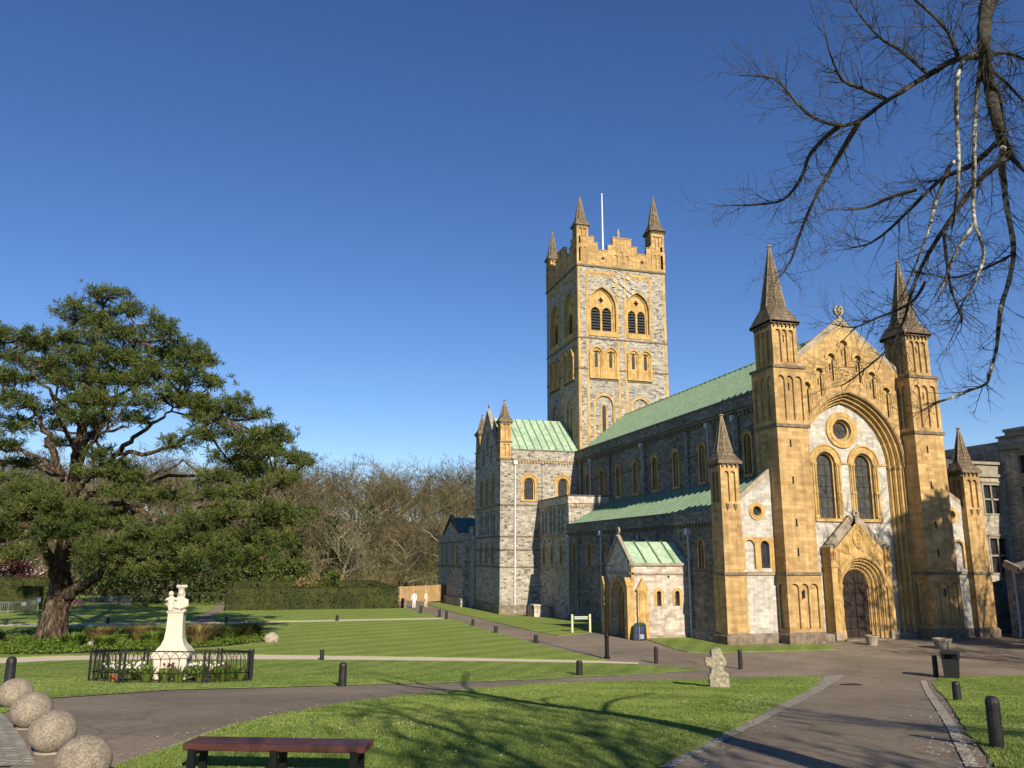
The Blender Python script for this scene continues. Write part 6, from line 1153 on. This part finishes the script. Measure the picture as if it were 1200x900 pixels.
# ------------------------------------------------------------ other evergreens and shrubs in the gardens
def leafy_tree(name,label,cat,x,y,hh,rad,mat,n,leafs,layers=None,bark='dark_bark',base=.1,group=None,cl=None):
    z=hz(x,y); t=thing(name,label,cat,(x,y,z),group); m=MB(); m.tube([(0,0,-.3),(.1,.05,hh*.5),(0,.1,hh*.92)],[hh*.028,hh*.018,.03],8); m2=MB(); c=MB()
    for i in range(n):
        f=random.random()**.8; zz_=base*hh+(1-base)*hh*f; rr_=rad*(layers(f) if layers else math.sqrt(max(.05,1-(2*f-.8)**2*.7)))
        a=random.uniform(0,6.28); d=rr_*random.uniform(.25,1); p=Vector((d*math.cos(a),d*math.sin(a),zz_)); m2.tube([(0,0,zz_*.9),tuple(p*.6+Vector((0,0,zz_*.38))),tuple(p)],[.07,.05,.02],4,False)
        s=rad*.16*random.uniform(.7,1.3)
        for k in range(leafs): leaf(c,p+Vector((random.gauss(0,s*1.2),random.gauss(0,s*1.2),random.gauss(0,s*.55))),cl or .16,.6)
    m.build('trunk',bark,t,local=True); m2.build('branch',bark,t,local=True); c.build('crown',mat,t,local=True); return t
leafy_tree('cedar_tree','dark layered cedar with branches sweeping to the lawn behind the white statue','tree',-45.5,58,9.5,8.2,'cedar_needles',130,60,lambda f:1.05-.7*f,base=.04,cl=.26)
leafy_tree('yew_tree','dark rounded yew right of the layered cedar, left of the long hedge','tree',-37,68,8.5,4.8,'laurel_leaf',80,60,base=.03,cl=.25)
leafy_tree('yew_tree','dark rounded yew left of the layered cedar, behind the pine trunk','tree',-53,64,7,4.5,'cedar_needles',80,60,base=.03,cl=.25)
leafy_tree('laurel_bush','broad glossy laurel bush behind the upper end of the asphalt footpath','shrub',-41.5,74,7,5,'laurel_leaf',80,60,base=.03,cl=.25)
leafy_tree('holly_tree','bushy green holly between the hedged square and the wood','tree',-31,76,5,4,'laurel_leaf',60,50,base=.03,cl=.25)
leafy_tree('red_maple','small dark red leaved tree above the hedges left of the pine','tree',-63,62,5.6,2.6,'red_leaf',40,40,base=.35,cl=.22)
leafy_tree('blossom_tree','pale pink blossoming tree behind the red leaved tree','tree',-65.5,66,6.6,4.8,'pink_blossom',60,26,base=.4,cl=.2)
leafy_tree('garden_shrub','pale brown dome shaped shrub inside the hedged square','shrub',-29.5,56.5,3.1,1.8,'tawny_grass',30,40,base=.1,cl=.18); leafy_tree('garden_shrub','green dome shaped shrub inside the hedged square','shrub',-26.2,57,3.6,1.6,'laurel_leaf',30,40,base=.1,cl=.18)
# ------------------------------------------------------------ bare woodland
def bare(seed,hh,spread,mt,mb,nl=8,ivy=False,fork=.35):
    rd=random.Random(seed); T=MB(); Bc=MB()
    def wob(p,d,L,r0,r1,k,droop=0):
        P=[p];q=p;dd=d.copy()
        for i in range(k): dd=(dd+Vector((rd.gauss(0,.16),rd.gauss(0,.16),rd.gauss(.0,.14)-droop))).normalized(); q=q+dd*(L/k); P.append(q)
        return P,[r0+(r1-r0)*i/k for i in range(k+1)],dd
    P,rr_,dd=wob(Vector((0,0,-.3)),Vector((rd.gauss(0,.06),rd.gauss(0,.06),1)),hh*.55,hh*.019,hh*.009,5); T.tube(P,rr_,7); Bc.cur=1
    lead=P[-1]
    st=[]
    for i in range(nl):
        f=fork+(1-fork)*i/(nl-1); a=i*2.4+rd.uniform(-.4,.4); b=P[min(int(f*5),5)] if f<1 else lead; el=.18+.72*f
        st.append((b,Vector((math.cos(a)*math.cos(el),math.sin(a)*math.cos(el),math.sin(el))).normalized(),hh*spread*rd.uniform(.8,1.15)*(1.1-.35*f),hh*.0075))
    for b,d,L,r in st:
        p2,r2,d2=wob(b,d,L,r,r*.4,4); Bc.cur=1; Bc.tube(p2,r2,5,False)
        for j in range(7):
            Bc.cur=1 if j%2 else 0; k=1+j*4//7; a=rd.uniform(0,6.28); o=p2[min(k,4)]; dir2=(d2+Vector((math.cos(a),math.sin(a),rd.uniform(-.35,.7)))*.9).normalized(); p3,r3,d3=wob(o,dir2,L*rd.uniform(.4,.65),r*.42,r*.16,3); Bc.tube(p3,r3,3,False); Bc.cur=0
            for q in range(7):
                o3=p3[1+q%3]; a=rd.uniform(0,6.28); d4=(d3+Vector((math.cos(a),math.sin(a),rd.uniform(-.4,.6)))*1.0).normalized(); p4,r4,d5=wob(o3,d4,L*rd.uniform(.22,.4),max(r*.16,.014),.009,2); Bc.tube(p4,r4,3,False)
                for w in range(6):
                    a=rd.uniform(0,6.28); d6=(d5+Vector((math.cos(a),math.sin(a),rd.uniform(-.4,.6)))).normalized(); o4=p4[1+w%2]; e=o4+d6*L*rd.uniform(.1,.2); s=Vector((-d6.y,d6.x,.2)).normalized()*.026; Bc.add([tuple(o4-s),tuple(o4+s),tuple(e+s*.4),tuple(e-s*.4)],[(0,1,2,3)])
    return T,Bc
protos=[]
SPEC=[(1,14,.42,'grey_twig','grey_twig','tall grey-brown bare tree in the wood behind the hedged square',.3),(2,13,.48,'russet_twig','grey_twig','reddish-brown bare tree with broad crown in the hillside wood',.3),(3,15,.4,'pale_twig','pale_twig','pale-limbed bare tree standing out in the hillside wood',.25),(4,12,.5,'grey_twig','pale_twig','wide spreading bare tree on the wooded hillside',.3),(5,9,.36,'olive_twig','pale_twig','slender olive-green bare tree at the foot of the wood',.12),(6,13,.46,'russet_twig','russet_twig','dark russet bare tree on the wooded hillside',.3)]
for s,hh,spd,m1,m2,lab,fk in SPEC:
    T,Bc=bare(s,hh,spd,m1,m2,fork=fk); t=thing('bare_tree',lab,'tree',(0,0,0),lab.split(' in ')[0].split(' on ')[0].split(' at ')[0].split(' standing')[0]+'s of the far wood'); T.build('trunk',m2,t,local=True); Bc.build('crown',[m1,'pale_limb'],t,local=True); protos.append(t)
used=set(); rw=random.Random(3)
def place(i,x,y,s,rz):
    p=protos[i]; z=hz(x,y)-.1
    if i not in used: used.add(i); p.location=(x,y,z); p.rotation_euler=(0,0,rz); p.scale=(s,)*3
    else: dup(p,(x,y,z),rz,None,s)
cand=[]
for row,(dist,step) in enumerate(((96,4.2),(104,4.6),(113,5),(123,5.2),(134,5.4),(146,5.6),(158,5.8),(171,6),(186,6),(202,6.5))):
    ang=-.36
    while ang<.31:
        a=ang+rw.uniform(-.4,.4)*step/(dist+50); d=(dist+50)*rw.uniform(.98,1.02); x=CAM.x+d*math.sin(a); y=CAM.y+d*math.cos(a); ang+=step/(dist+50)
        if y<82 or (x>-12 and y<90): continue
        if row<2: i=rw.choice([4,4,4,2,0,3]); s=rw.uniform(.75,1.1)
        elif row<5: i=rw.choice([0,1,2,3,5,5,1]); s=rw.uniform(.75,1.05)
        elif row<8: i=rw.choice([0,1,3,5,0,2]); s=rw.uniform(1.05,1.3)
        else: i=rw.choice([0,1,0,5]); s=rw.uniform(1.3,1.65)
        cand.append((i,x,y,s,rw.uniform(0,6.28)))
for c in cand[:290]: place(*c)
print('wood trees',len(cand))
for i,(x,y,hh,lab) in enumerate(((-30,105,9,'dark green holly thicket at the foot of the wood behind the hedged square'),(-22,100,7,'dark green holly thicket at the foot of the wood near the timber fence'),(-22.5,112,11,'dark ivy-covered evergreen in the wood above the right of the long hedge'),(-26,128,10,'dark ivy-covered evergreen in the middle of the far wood'),(-14.5,126,11,'dark ivy-covered evergreen in the wood near the church'),(-46,110,10,'dark ivy-covered evergreen in the wood behind the pine'))):
    leafy_tree('ivy_tree',lab,'tree',x,y,hh,2.6,'ivy_leaf',75,60,base=.08,cl=.28)
# trees just outside the frame, to the right and behind the viewpoint, that shade the forecourt and lawns
for (x,y,s,rz,lab) in ((14.8,-28,1.95,1.0,'large bare tree standing right of the forecourt, throwing shade on the right front turret'),(-25.5,-63,1.15,2.0,'large bare tree standing behind the viewpoint, throwing branch shadows on the front lawn')):
    q=dup(protos[1 if x>0 else 0],(x,y,hz(x,y)-.1),rz,lab,s); del q['group']
leafy_tree('evergreen_tree','tall dark evergreen standing right of the forecourt, shading the right front turret','tree',14.5,-28,23.6,2.7,'ivy_leaf',105,62,lambda f:1-.55*abs(f-.4),base=.52,cl=.3)
T_,B_2=bare(17,19,.27,None,None,nl=9,fork=.45); sh=thing('bare_tree','large bare tree standing just behind the viewpoint, throwing branch shadows on the front lawn','tree',(-27.2,-56.2,hz(-27.2,-56.2))); T_.build('trunk','dark_bark',sh,local=True); B_2.build('crown',['grey_twig','pale_limb'],sh,local=True)
dup(sh,(-20.5,-60,2.6),2.1,'large bare tree standing behind the viewpoint on the right, beside the drive',1.0)
# undergrowth of the wood
m=MB()
for i in range(2600):
    a=rw.uniform(-.36,.31); d=rw.uniform(140,235); x=CAM.x+d*math.sin(a); y=CAM.y+d*math.cos(a)
    if y<84 or (x>-12 and y<95): continue
    z=hz(x,y)
    for k in range(9):
        b=rw.uniform(0,6.28); hh=rw.uniform(1,3.2); ex=x+hh*.5*math.cos(b); ey=y+hh*.5*math.sin(b); w=.03; m.add([(x-w,y,z-.1),(x+w,y,z-.1),(ex+.01,ey,z+hh),(ex-.01,ey,z+hh)],[(0,1,2,3)])
o=m.build('undergrowth','olive_twig'); o['kind']='stuff'; o['label']='brown leafless undergrowth filling the floor of the far wood'; o['category']='undergrowth'
# ------------------------------------------------------------ bare tree whose boughs hang into the picture at the right
random.seed(21)
bt=thing('bare_tree','bare tree at the right with drooping lichen-covered boughs and fine twigs across the sky','tree',(-24.6,-46.4,hz(-24.6,-46.4)))
L=D['limbs']; pale={2,9,10,13,14}; T=MB(); Bd=MB(); Bp=MB(); Tw=MB()
lm=[smooth(l,5) for l in L]
g0=lm[0][0][0]; lm[0][0][0].z=hz(g0.x,g0.y)-.3
def knob(p,r,j): return [q*(1+j*random.uniform(-1,1)) for q in r]
for i,(p,r) in enumerate(lm):
    if i in (0,): T.tube(p,r,12)
    else: (Bp if i in pale else Bd).tube(p,knob(p,r,.13),8)
def twig(p,d,L,r,lev):
    k=max(3,int(L/.055)) if lev<2 else 3; P=[p];q=p;dd=d.copy(); zig=Vector((random.gauss(0,1),random.gauss(0,1),random.gauss(0,1))).normalized()
    for i in range(k):
        dd=(dd+zig*(.16 if i%2 else -.16)+Vector((random.gauss(0,.1),random.gauss(0,.1),random.gauss(0,.1)+.012))).normalized(); q=q+dd*(L/k); P.append(q)
    Tw.tube(P,[r*(1-.7*i/k) for i in range(k+1)],4 if lev<2 else 3,False)
    if lev<3:
        n=int((4 if lev==0 else 3 if lev==1 else 2)*random.uniform(.7,1.5))
        for j in range(n):
            i=random.randint(1,k); s=Vector((random.gauss(0,1),random.gauss(0,1),random.gauss(0,1))).normalized(); t=(P[i]-P[i-1]).normalized(); s=(s-t*s.dot(t)).normalized()
            twig(P[i],(t*.75+s*.75).normalized(),L*random.uniform(.3,.6),r*.55,lev+1)
for i,(p,r) in enumerate(lm):
    if i==0: continue
    tot=sum((b-a).length for a,b in zip(p,p[1:])); n=int(tot/(.05 if i not in pale else .085))
    if i in (23,24,25,26): n=int(tot/.25)
    for j in range(n):
        f=random.random(); k=min(int(f*(len(p)-1)),len(p)-2); o=p[k].lerp(p[k+1],random.random()); t=(p[k+1]-p[k]).normalized(); s=Vector((random.gauss(0,1),random.gauss(0,1),random.gauss(0,1))).normalized(); s=(s-t*s.dot(t)).normalized()
        twig(o,(t*.7+s*.8).normalized(),random.uniform(.18,.62)*(1.15 if i not in pale else .7),min(r[k]*.4,random.uniform(.0035,.0065)),1 if random.random()<.55 else 0)
    t=(p[-1]-p[-2]).normalized(); twig(p[-1],t,.5,r[-1]*.7,0)
T.build('trunk','dark_bark',bt,smooth=True); Bd.build('bough','dark_bark',bt,smooth=True); Bp.build('bough','lichen_bark',bt,smooth=True); Tw.build('twigs','dark_bark',bt)
